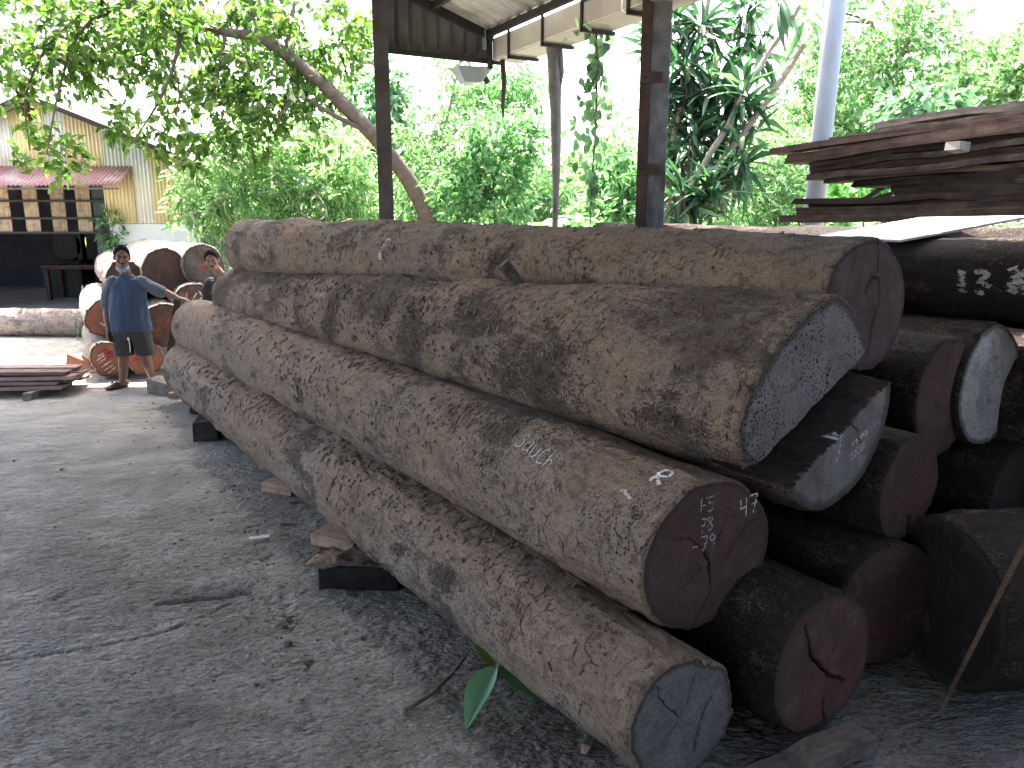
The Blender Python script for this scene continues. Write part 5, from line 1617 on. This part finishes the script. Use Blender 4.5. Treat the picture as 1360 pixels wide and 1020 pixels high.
def limb(mb, pts, r0, r1, n=7, wob=.0):
    m_ = len(pts)
    out = []
    for i in range(m_ - 1):
        for q in range(4):
            out.append(Vector(pts[i]).lerp(Vector(pts[i + 1]), q / 4))
    out.append(Vector(pts[-1]))
    # soften the corners
    for _ in range(2):
        out = [out[0]] + [(out[i - 1] + out[i] * 2 + out[i + 1]) / 4 for i in range(1, len(out) - 1)] + [out[-1]]
    if wob:
        out = [o_ + Vector((random.gauss(0, wob), random.gauss(0, wob), 0)) for o_ in out]
    mb.tube(out, [r0 + (r1 - r0) * i / (len(out) - 1) for i in range(len(out))], n)
M_trk = mat_plain("brown_trunk_bark", (0.12, 0.092, 0.068), .95, .35, 10, bump=.9, dist=.02)
M_trkp = mat_plain("pale_trunk_bark", (0.24, 0.2, 0.155), .95, .3, 10, bump=.8, dist=.015)
ML = dict(
    mango=mat_leaf("broad_tree_leaf", (0.07, 0.14, 0.03), (0.17, 0.24, 0.055), .55),
    lime=mat_leaf("lime_leaf", (0.16, 0.31, 0.14), (0.4, 0.5, 0.3), .55),
    teal=mat_leaf("blue_green_leaf", (0.12, 0.23, 0.14), (0.2, 0.33, 0.2), .5),
    mid=mat_leaf("mid_green_leaf", (0.1, 0.24, 0.1), (0.24, 0.4, 0.19), .5),
    olive=mat_leaf("yellow_green_leaf", (0.12, 0.25, 0.11), (0.31, 0.41, 0.22), .5),
    dark=mat_leaf("dark_strap_leaf", (0.03, 0.085, 0.045), (0.07, 0.16, 0.08), .35, .4),
    bright=mat_leaf("bright_big_leaf", (0.1, 0.28, 0.08), (0.2, 0.4, 0.13), .5),
)
def tree(name, label, cat, base, trunk_paths, blobs, n, size, aspect, mat, tmat=None, seed=0, per=14, twig=.3, droop=.3, limbs=8, group=None, tr=(.1, .04), flat=.5):
    rg = np.random.default_rng(100 + seed)
    base = Vector(base)
    root = tag(empty(name, base), label, cat, group)
    P_, D, T = crown_points(blobs, n, rg, per, twig, droop)
    V, F = leaf_arrays(P_, D, size * rg.uniform(.65, 1.25, len(P_)), aspect, rg, flat)
    o = link('foliage', np_mesh('foliage', V - np.array(base), F), root, mat)
    o['kind'] = 'stuff'
    mb = MB()
    for k, path in enumerate(trunk_paths):
        limb(mb, [Vector(p) - base for p in path], tr[0] * (1 if k == 0 else .6), tr[1], 8, .01)
    ends = [Vector(p) for path in trunk_paths for p in path[1:]]
    if limbs and ends:
        for i in rg.choice(len(T), min(limbs, len(T)), replace=False):
            tv = Vector(T[i])
            s_ = min(ends, key=lambda e_: (e_ - tv).length + (2 if e_.z > tv.z + .2 else 0))
            mid = s_.lerp(tv, .5) + Vector((0, 0, .1))
            limb(mb, [s_ - base, mid - base, tv - base], tr[1] * .8, .008, 5)
    if mb.v:
        mb.build('trunk', tmat or M_trk, root, True)
    return root
# ---- the leaning tree whose branches hang over the yard
tb = pt(590, 345, 13.6); tb.z = -.05
root = tag(empty('leaning_tree', tb), "tree leaning over the yard from behind the logs, its leafy branches filling the upper left", 'tree')
mb = MB()
main = [tb, pt(578, 310, 13.4), pt(545, 240, 13.2), pt(497, 180, 13.0), pt(430, 112, 12.9), pt(380, 72, 12.9), pt(345, 47, 12.9)]
limb(mb, [q - tb for q in main], .15, .10, 12)
mb.build('trunk', M_trk, root, True)
brs = [([(345, 47, 12.9), (300, 44, 12.9), (245, 24, 12.9), (170, 0, 12.9), (90, -25, 12.8)], .085, .04),
       ([(348, 50, 12.9), (335, 10, 13.1), (322, -30, 13.3)], .07, .03),
       ([(244, 24, 12.9), (232, 85, 12.7), (215, 130, 12.6), (178, 187, 12.5)], .04, .012),
       ([(232, 95, 12.7), (240, 125, 12.6), (230, 160, 12.6)], .02, .008),
       ([(495, 178, 13.0), (440, 152, 12.8), (395, 122, 12.7), (372, 152, 12.6), (368, 170, 12.6)], .05, .012),
       ([(300, 44, 12.9), (290, 90, 12.7), (280, 140, 12.6)], .03, .008),
       ([(380, 72, 12.9), (390, 10, 13.2), (395, -30, 13.3)], .05, .03),
       ([(170, 0, 12.9), (100, 40, 12.7), (75, 130, 12.5), (62, 205, 12.4)], .04, .01),
       ([(120, 10, 12.8), (60, 60, 12.6), (30, 130, 12.5), (40, 200, 12.5)], .035, .01),
       ([(453, 192, 12.95), (452, 215, 12.9)], .02, .006)]
for path, r0, r1 in brs:
    b = MB(); limb(b, [pt(*q) - tb for q in path], r0, r1, 7); b.build('branch', M_trk, root, True)
blobs = [pblob(50, 30, 13, 90, 60, .9), pblob(150, 55, 13.2, 85, 55, .9), pblob(55, 85, 12.9, 70, 38, .8), pblob(15, 150, 12.9, 30, 45, .6), pblob(62, 212, 12.9, 30, 20, .35),
         pblob(250, 60, 13.3, 90, 65, .9), pblob(350, 95, 13.3, 70, 55, .8), pblob(420, 35, 13.4, 75, 50, .9), pblob(290, 150, 13.1, 70, 42, .8), pblob(200, 168, 12.9, 60, 25, .5),
         pblob(260, 10, 13.5, 120, 40, .9), pblob(380, 125, 13.2, 60, 40, .6), pblob(440, 80, 13.5, 45, 45, .6), pblob(140, 172, 12.9, 30, 12, .4),          pblob(245, 205, 12.9, 28, 15, .4), pblob(330, 190, 13.1, 40, 18, .5), pblob(475, 20, 13.4, 30, 30, .5)]
rgf = np.random.default_rng(77)
P_, D, T = crown_points(blobs, 8300, rgf, 9, .36, .45)
keep = (P_[:, 1] > 12.45) & (P_[:, 2] > 2.2)
P_, D = P_[keep], D[keep]
order = np.argsort(P_[:, 1] + rgf.normal(0, .15, len(P_)))
near, rest = order[:290], order[290:]
V, F = leaf_arrays(P_[rest], D[rest], .19 * rgf.uniform(.7, 1.25, len(rest)), .5, rgf, .45)
o = link('foliage', np_mesh('foliage', V - np.array(tb), F), root, ML['mango']); o['kind'] = 'stuff'
def leaf_mesh(name, length, width, fold=.1, droop=.12, n=5):
    V = []
    for i in range(n):
        h = i / (n - 1)
        w = width * math.sin(math.pi * (h * .94 + .03)) ** .75 * (1 - .35 * h)
        V += [(length * h, w / 2, fold * w - droop * length * h * h), (length * h, 0, -droop * length * h * h), (length * h, -w / 2, fold * w - droop * length * h * h)]
    return np_mesh(name, np.array(V), grid_faces(n, 3))
def place_leaf(me, p, d, s, mat, parent, base, rg, name='leaf', roll=.5, flat=None):
    d = Vector(d).normalized()
    up = flat if flat is not None else Vector((rg.normal() * roll, rg.normal() * roll, 1))
    y_ = up.cross(d)
    y_ = y_.normalized() if y_.length > 1e-3 else d.orthogonal().normalized()
    z_ = d.cross(y_)
    M = Matrix((d * s, y_ * s, z_ * s)).transposed().to_4x4()
    M.translation = Vector(p) - base
    o = bpy.data.objects.new(name, me); COL.objects.link(o)
    o.parent = parent; o.matrix_local = M
    return o
ml = leaf_mesh('leaf', 1, .5); ml.materials.append(ML['mango'])
for i in near:
    place_leaf(ml, P_[i], D[i], .19 * rgf.uniform(.75, 1.3), None, root, tb, rgf)
M_dead = mat_plain("dead_leaf", (0.10, 0.05, 0.025), .9, .3, 20)
dl = MB()
for c in (pt(33, 150, 12.75), pt(28, 130, 12.75), pt(137, 12, 12.75)):
    for k in range(14):
        dl.box(c + Vector((random.gauss(0, .05), random.gauss(0, .04), random.gauss(0, .10))) - tb, (.10, .05, .012), Matrix.Rotation(random.uniform(0, 6), 3, Vector((random.random(), random.random(), .3)).normalized()), jit=.012)
dl.build('dead_leaves', M_dead, root)['kind'] = 'stuff'

def at0(px, py, t):
    q = pt(px, py, t); return Vector((q.x, q.y, -.06))
# ---- background trees, left to right
tree('shrub', "pale lime bush with drooping leaves growing between the workshop and the log stack", 'bush', at0(300, 300, 14.5), [[at0(310, 300, 14.5), pt(320, 260, 14.5), pt(330, 200, 14.6)], [at0(420, 300, 15), pt(430, 250, 15), pt(410, 200, 15)]],
     [pblob(312, 252, 14.3, 68, 52), pblob(350, 205, 15, 70, 50), pblob(272, 287, 14.0, 34, 28), pblob(420, 240, 15, 75, 70), pblob(470, 260, 15, 60, 60), pblob(430, 195, 15.6, 50, 40)], 11000, .21, .26, ML['lime'], M_trkp, 1, 12, .35, .55, 14, tr=(.05, .02))
tree('round_tree', "dark blue green tree rising behind the left post", 'tree', at0(500, 300, 24), [[at0(500, 300, 24), pt(500, 240, 24), pt(505, 150, 24)]],
     [pblob(500, 150, 24, 45, 55), pblob(470, 190, 24, 45, 50), pblob(520, 215, 24, 50, 60), pblob(455, 240, 24, 40, 45), pblob(520, 120, 24, 26, 30)], 8000, .26, .45, ML['teal'], None, 2, 14, .4, tr=(.2, .08))
tree('slender_tree', "thin pale stemmed tree with sparse yellowish leaves just right of the left post", 'tree', at0(568, 300, 14.2), [[at0(570, 300, 14.2), pt(578, 220, 14.2), pt(600, 130, 14.2), pt(612, 80, 14.2)], [pt(578, 220, 14.2), pt(600, 180, 14.2), pt(640, 140, 14.2)]],
     [pblob(603, 100, 14.2, 20, 26), pblob(590, 150, 14.2, 14, 20), pblob(560, 190, 14.2, 32, 30), pblob(575, 250, 14.2, 42, 35), pblob(545, 275, 14, 30, 30)], 3400, .15, .34, ML['olive'], M_trkp, 3, 10, .3, .5, 6, tr=(.035, .015))
tree('feathery_tree', "small tree with a feathery drooping crown under the end of the gutter", 'tree', at0(600, 300, 15.5), [[at0(600, 300, 15.5), pt(606, 230, 15.5), pt(640, 150, 15.5), pt(680, 110, 15.5)]],
     [pblob(672, 112, 15.5, 40, 22), pblob(700, 128, 15.5, 20, 22), pblob(640, 130, 15.5, 28, 20), pblob(620, 150, 15.5, 22, 16)], 3800, .15, .26, ML['mid'], None, 4, 16, .42, .8, 6, tr=(.05, .02))
tree('bushy_tree', "bushy mid green tree with a twiggy stem in the middle of the opening", 'tree', at0(660, 305, 13.2), [[at0(660, 305, 13.2), pt(658, 270, 13.2), pt(662, 215, 13.2), pt(680, 185, 13.2)], [pt(658, 280, 13.2), pt(640, 230, 13.2), pt(625, 200, 13.2)]],
     [pblob(665, 185, 13.2, 46, 36), pblob(640, 225, 13.3, 50, 34), pblob(690, 200, 13.2, 22, 28), pblob(615, 250, 13.3, 35, 35), pblob(660, 262, 13.4, 34, 30)], 5200, .15, .42, ML['mid'], None, 5, 12, .3, .3, 12, tr=(.035, .015))
tree('low_bush', "low pale bush behind the logs, between the bushy tree and the hanging root", 'bush', at0(720, 300, 16), [[at0(720, 300, 16), pt(720, 280, 16)]],
     [pblob(735, 270, 16, 50, 35), pblob(755, 235, 17, 38, 26), pblob(700, 280, 16, 40, 25)], 4200, .2, .35, ML['lime'], M_trkp, 6, 12, .3, .4, 4, tr=(.03, .01))
tree('tall_tree', "tall pale yellow green tree with a slim trunk, right of the white pipe", 'tree', at0(1178, 300, 20), [[at0(1182, 300, 20), pt(1180, 200, 20), pt(1172, 120, 20), pt(1158, 30, 20)], [pt(1172, 120, 20), pt(1200, 70, 20), pt(1220, 20, 20)]],
     [pblob(1150, 40, 20, 80, 70), pblob(1220, 60, 20, 70, 60), pblob(1110, 120, 20, 65, 60), pblob(1190, 140, 20.5, 75, 60), pblob(1090, 200, 20, 60, 60), pblob(1060, 110, 20, 40, 50), pblob(1150, 210, 20.5, 70, 50)], 13000, .2, .42, ML['olive'], M_trk, 7, 12, .4, .3, 14, tr=(.16, .06))
tree('far_tree', "pale tree far behind the plank stack at the right edge", 'tree', at0(1330, 300, 27), [[at0(1330, 300, 27), pt(1330, 150, 27)]],
     [pblob(1320, 105, 27, 55, 40), pblob(1370, 80, 27, 60, 50), pblob(1275, 130, 27, 40, 32), pblob(1340, 150, 27, 60, 40)], 7000, .28, .5, ML['lime'], None, 8, 12, .4, tr=(.2, .08))
tree('hazy_bush', "pale feathery bush between the strap leaved plant and the white pipe", 'bush', at0(1000, 300, 17), [[at0(1000, 300, 17), pt(1000, 260, 17)]],
     [pblob(985, 250, 17, 60, 50), pblob(1030, 220, 17.5, 55, 50), pblob(960, 285, 16.5, 45, 28), pblob(1060, 265, 17, 55, 40), pblob(1010, 180, 18, 36, 28)], 9500, .2, .24, ML['olive'], M_trkp, 9, 14, .4, .5, 6, tr=(.04, .02))
tree('big_leaf_vine', "mass of broad pale leaves climbing just above the plank stack", 'vine', at0(1230, 200, 12), [[at0(1230, 200, 12), pt(1230, 150, 12)]],
     [pblob(1225, 142, 12, 40, 20), pblob(1265, 150, 12, 28, 14), pblob(1195, 158, 12, 18, 12)], 1000, .17, .75, ML['teal'], None, 10, 8, .25, .6, 3, tr=(.02, .01), flat=.3)
tree('big_leaf_vine', "mass of broad bright leaves seen through the gap below the plank stack", 'vine', at0(1150, 290, 10), [[at0(1150, 290, 10), pt(1150, 260, 10)]],
     [pblob(1130, 240, 10, 45, 22), pblob(1190, 250, 10, 45, 20), pblob(1110, 275, 10, 30, 16)], 800, .15, .75, ML['bright'], None, 11, 8, .2, .6, 3, tr=(.02, .01), flat=.3)
tree('strappy_bush', "dark leafy bush left of the middle post", 'bush', at0(820, 305, 11), [[at0(820, 305, 11), pt(820, 270, 11), pt(826, 220, 11)], [at0(800, 305, 11), pt(797, 270, 11)]],
     [pblob(820, 250, 11, 26, 38), pblob(806, 285, 10.8, 28, 22), pblob(832, 215, 11, 16, 22), pblob(835, 285, 11, 20, 25)], 1500, .24, .24, ML['mid'], None, 12, 9, .2, .5, 3, tr=(.03, .015))
tree('pinnate_plant', "pale plant with upright fronds far behind the hanging creeper", 'plant', at0(800, 300, 19), [[at0(800, 300, 19), pt(805, 240, 19), pt(815, 170, 19)], [at0(790, 300, 19), pt(785, 250, 19)]],
     [pblob(800, 235, 19, 40, 40), pblob(822, 175, 19, 12, 24), pblob(775, 260, 19, 30, 25), pblob(840, 260, 19, 30, 30)], 3200, .3, .2, ML['lime'], M_trkp, 13, 12, .4, .4, 3, tr=(.04, .02))
# big soft leaves just behind the log stack
bl = at0(735, 320, 10.3)
root = tag(empty('broad_leaf_plant', bl), "plant with large bright green leaves peeking over the top log", 'plant')
rgb = np.random.default_rng(5)
mbig = leaf_mesh('leaf', 1, .62, .06, .2, 6); mbig.materials.append(ML['bright'])
for k in range(34):
    px, py = rgb.uniform(688, 790), rgb.uniform(280, 312)
    if px < 720: py = max(py, 298)
    p = pt(px, py, 10.3 + rgb.uniform(-.3, .4))
    place_leaf(mbig, p, (rgb.normal(), rgb.normal() - .4, rgb.uniform(-.3, .5)), rgb.uniform(.2, .34), None, root, bl, rgb)
b = MB()
for k in range(9):
    limb(b, [Vector((rgb.normal() * .08, rgb.normal() * .08, 0)), Vector((rgb.normal() * .3, rgb.normal() * .2, 1.0)), pt(rgb.uniform(695, 785), rgb.uniform(290, 312), 10.4) - bl], .014, .007, 5)
b.build('stem', ML['bright'], root)

# ---- strap leaved plant (dracaena habit) with several leaning stems
db = at0(895, 330, 8.9)
root = tag(empty('strap_leaf_tree', db), "clump of slanting stems topped with dark drooping strap leaves, right of the middle post", 'plant')
stems = [[(905, 345, 8.9), (912, 300, 8.9), (940, 240, 8.85), (985, 180, 8.8), (1030, 118, 8.8), (1068, 60, 8.8)],
         [(890, 345, 8.8), (895, 300, 8.8), (925, 235, 8.75), (965, 170, 8.7), (1005, 95, 8.7), (1040, 40, 8.7), (1065, 5, 8.7)],
         [(885, 345, 9.2), (885, 280, 9.2), (892, 200, 9.2), (912, 110, 9.2), (938, 20, 9.2), (945, -30, 9.2)],
         [(900, 345, 9.3), (905, 260, 9.3), (930, 180, 9.3), (975, 90, 9.3), (985, 20, 9.3)],
         [(880, 345, 9.4), (880, 250, 9.4), (878, 150, 9.4), (886, 60, 9.4)]]
for st, r_ in zip(stems, (.052, .042, .05, .036, .04)):
    b = MB(); p_ = [pt(*q) - db for q in st]; p_[0].z = 0; limb(b, p_, r_, r_ * .62, 8, .006); b.build('stem', M_trkp, root, True)
mst = leaf_mesh('leaf', 1, .17, .22, .28, 7); mst.materials.append(ML['dark'])
mstl = leaf_mesh('leaf', 1, .17, .22, .22, 7); mstl.materials.append(ML['lime'])
heads = [(1068, 30, 8.8, 1, 16), (1035, 5, 8.7, 0, 14), (985, 130, 8.75, 0, 24), (950, 115, 9.1, 0, 20), (912, 100, 9.1, 0, 20), (930, 35, 9.2, 0, 18), (890, 40, 9.4, 0, 18), (990, 20, 9.3, 0, 18),
         (985, 215, 8.7, 0, 22), (920, 185, 9.0, 0, 18), (905, 260, 8.7, 0, 20), (945, 255, 8.7, 0, 18), (885, 130, 9.3, 0, 16), (870, 60, 9.5, 0, 14), (955, 180, 9.2, 0, 16), (900, 215, 9.2, 0, 14)]
rgd = np.random.default_rng(21)
for hx, hy, ht, lit_, n in heads:
    c = pt(hx, hy, ht)
    for k in range(n):
        a = rgd.uniform(0, 2 * math.pi); e_ = rgd.uniform(-.95, 1.15)
        d = Vector((math.cos(a) * math.cos(e_), math.sin(a) * math.cos(e_), math.sin(e_)))
        place_leaf(mstl if lit_ else mst, c + d * .03 + Vector((0, 0, rgd.uniform(-.12, .12))), d, rgd.uniform(.34, .52), None, root, db, rgd, roll=.25)
Ps, Ds = [], []
for hx, hy, ht, lit_, n in heads[2:] + [(1010, 60, 9.2, 0, 0), (960, 70, 9.3, 0, 0), (935, 150, 9.3, 0, 0), (965, 230, 9.0, 0, 0), (915, 150, 9.3, 0, 0), (1000, 160, 9.0, 0, 0), (925, 290, 8.9, 0, 0), (895, 170, 9.4, 0, 0)]:
    c = np.array(pt(hx, hy, ht))
    for k in range(26):
        a = rgd.uniform(0, 2 * math.pi); e_ = rgd.uniform(-1.2, 1.0)
        d = np.array((math.cos(a) * math.cos(e_), math.sin(a) * math.cos(e_), math.sin(e_)))
        Ps.append(c + d * .04 + [0, 0, rgd.uniform(-.2, .15)]); Ds.append(d)
V, F = leaf_arrays(np.array(Ps), np.array(Ds), rgd.uniform(.34, .52, len(Ps)), .17, rgd, .7)
o = link('foliage', np_mesh('foliage', V - np.array(db), F), root, ML['dark']); o['kind'] = 'stuff'
dd = MB()
for hx, hy, ht, lit_, n in heads[2:]:
    c = pt(hx, hy, ht) - db
    for k in range(5):
        o_ = Vector((rgd.normal() * .05, rgd.normal() * .05, 0)); ln = rgd.uniform(.2, .4)
        dd.tube([c + o_, c + o_ * 1.8 + Vector((0, 0, -ln))], [.018, .006], 4)
dd.build('dry_leaves', mat_plain("dry_strap_leaf", (0.2, 0.15, 0.1), .9, .2, 9), root)['kind'] = 'stuff'

# ---- creeper hanging from the gutter
vb = S(1.68, -.25, 3.7)
root = tag(empty('hanging_creeper', vb), "creeper with round leaves hanging from the box gutter left of the middle post", 'vine')
b = MB(); limb(b, [Vector((0, 0, .25)), Vector((.03, 0, -.8)), Vector((-.02, .02, -1.6)), Vector((0, 0, -2.9))], .014, .006, 5)
for k in range(4):
    limb(b, [Vector((random.gauss(0, .06), 0, .1)), Vector((random.gauss(0, .12), random.gauss(0, .1), -.5)), Vector((random.gauss(0, .12), random.gauss(0, .1), -random.uniform(.9, 1.3)))], .006, .003, 4)
b.build('stem', M_trk, root)
mv = leaf_mesh('leaf', 1, .8, .05, .2, 5); mv.materials.append(ML['teal'])
rgv = np.random.default_rng(9)
for k in range(230):
    h = rgv.uniform(0, 1) ** .9
    z_ = .1 - 1.65 * h
    w_ = .2 * (1 - .55 * h) * (.7 + .5 * math.sin(z_ * 5))
    p = vb + Vector((rgv.normal() * w_, rgv.normal() * w_, z_))
    place_leaf(mv, p, (rgv.normal() * .6, rgv.normal() * .6, -1), rgv.uniform(.07, .11), None, root, vb, rgv, flat=Vector((rgv.normal() * .7, -1, rgv.normal() * .5)))
for k in range(30):
    place_leaf(mv, vb + Vector((rgv.normal() * .03, rgv.normal() * .03, -1.6 - 1.2 * rgv.random())), (rgv.normal() * .6, rgv.normal() * .6, -1), rgv.uniform(.05, .09), None, root, vb, rgv, flat=Vector((rgv.normal() * .7, -1, .2)))

tree('bush', "green bush seen through the small rear window of the workshop", 'bush', (-13.6, 24.5, -.06), [[(-13.6, 24.5, -.06), (-13.6, 24.5, 1.0)]],
     [((-13.6, 24.5, 1.2), (1.3, .7, .8))], 900, .25, .4, ML['lime'], None, 41, 10, .3, .4, 3, tr=(.04, .02))
# ---- creeper and dry grass at the workshop corner
cb = Vector((fpx(146), FY - .12, 0))
tree('creeper', "thin creeper climbing the corner of the workshop by the white wall", 'vine', cb, [[cb, cb + Vector((.02, 0, 1.2)), cb + Vector((0, 0, 2.2))]],
     [(cb + Vector((0, 0, 1.7)), (.2, .1, .5)), (cb + Vector((.1, 0, .8)), (.14, .1, .4))], 420, .13, .45, ML['mid'], None, 31, 8, .15, .5, 2, tr=(.015, .008))
gb = pt(125, 430, 12.6); gb.z = 0
root = tag(empty('grass_clump', gb), "clump of dry seeding grass beside the orange ended log", 'grass')
b = MB()
for k in range(70):
    x0, y0 = random.gauss(0, .16), random.gauss(0, .1); hh = random.uniform(.25, .55)
    b.tube([(x0, y0, 0), (x0 + random.gauss(0, .06), y0, hh * .6), (x0 + random.gauss(0, .12), y0, hh)], [.007, .006, .002], 3)
o = b.build('blades', ML['lime'], root); o['kind'] = 'stuff'
b = MB()
for k in range(22):
    x0, y0 = random.gauss(0.05, .14), random.gauss(0, .1); hh = random.uniform(.5, .8)
    b.tube([(x0, y0, 0), (x0 + random.gauss(0, .03), y0, hh)], [.006, .004], 3); b.ell((x0, y0, hh), (.022, .022, .1), 5, 4)
o = b.build('seed_heads', M_bam, root); o['kind'] = 'stuff'

# ---- undergrowth and distant woods: masses nobody could count
rgu = np.random.default_rng(55)
N = 26000
yy = rgu.uniform(13.2, 24, N); xx = (rgu.uniform(-.46, .85, N)) * yy
hh = 1.2 + .5 * fbm(np.stack([xx * .5, yy * .3, xx * 0], -1), 3) + (yy - 13) * .05
zz = hh * rgu.uniform(0, 1, N) ** .6
k = ~((xx < -6.0) & (yy > 15.5)) & ~((xx < -5.2) & (yy < 15))
P_ = np.stack([xx, yy, zz], -1)[k]
D = rgu.normal(size=P_.shape) + [0, -.3, .1]
V, F = leaf_arrays(P_, D, rgu.uniform(.14, .3, len(P_)), .34, rgu, .4)
tag(link('undergrowth', np_mesh('undergrowth', V, F), None, ML['lime']), "tangle of pale green undergrowth behind the shed", 'undergrowth', kind='stuff')
M_br = M_trkp
b = MB()
for (a_, c_, d_) in (((415, 250, 14.0), (440, 285, 13.8), (400, 305, 13.6)), ((470, 290, 13.8), (440, 300, 13.7), (350, 310, 13.5)), ((395, 280, 13.8), (430, 300, 13.6), (470, 310, 13.6))):
    limb(b, [pt(*a_), pt(*c_), pt(*d_)], .02, .012, 5)
tag(b.build('fallen_branches', M_br), "bare pale branches lying in the undergrowth left of the left post", 'branch')
N = 22000
xx = rgu.uniform(-40, 55, N); yy = rgu.uniform(30, 46, N)
hh = 3.0 + 1.6 * fbm(np.stack([xx * .12, yy * .1, xx * 0], -1), 3) + sstep(4, 16, xx) * 5 + sstep(-6, -18, xx) * 3
zz = hh * rgu.uniform(0, 1, N) ** .5
P_ = np.stack([xx, yy, zz], -1)
V, F = leaf_arrays(P_, rgu.normal(size=P_.shape), rgu.uniform(.5, .95, N), .6, rgu, .4)
tag(link('distant_woods', np_mesh('distant_woods', V, F), None, ML['teal']), "belt of distant trees beyond the undergrowth", 'woods', kind='stuff')
print("objects", len(bpy.data.objects), "tris", sum(len(m_.polygons) for m_ in bpy.data.meshes))
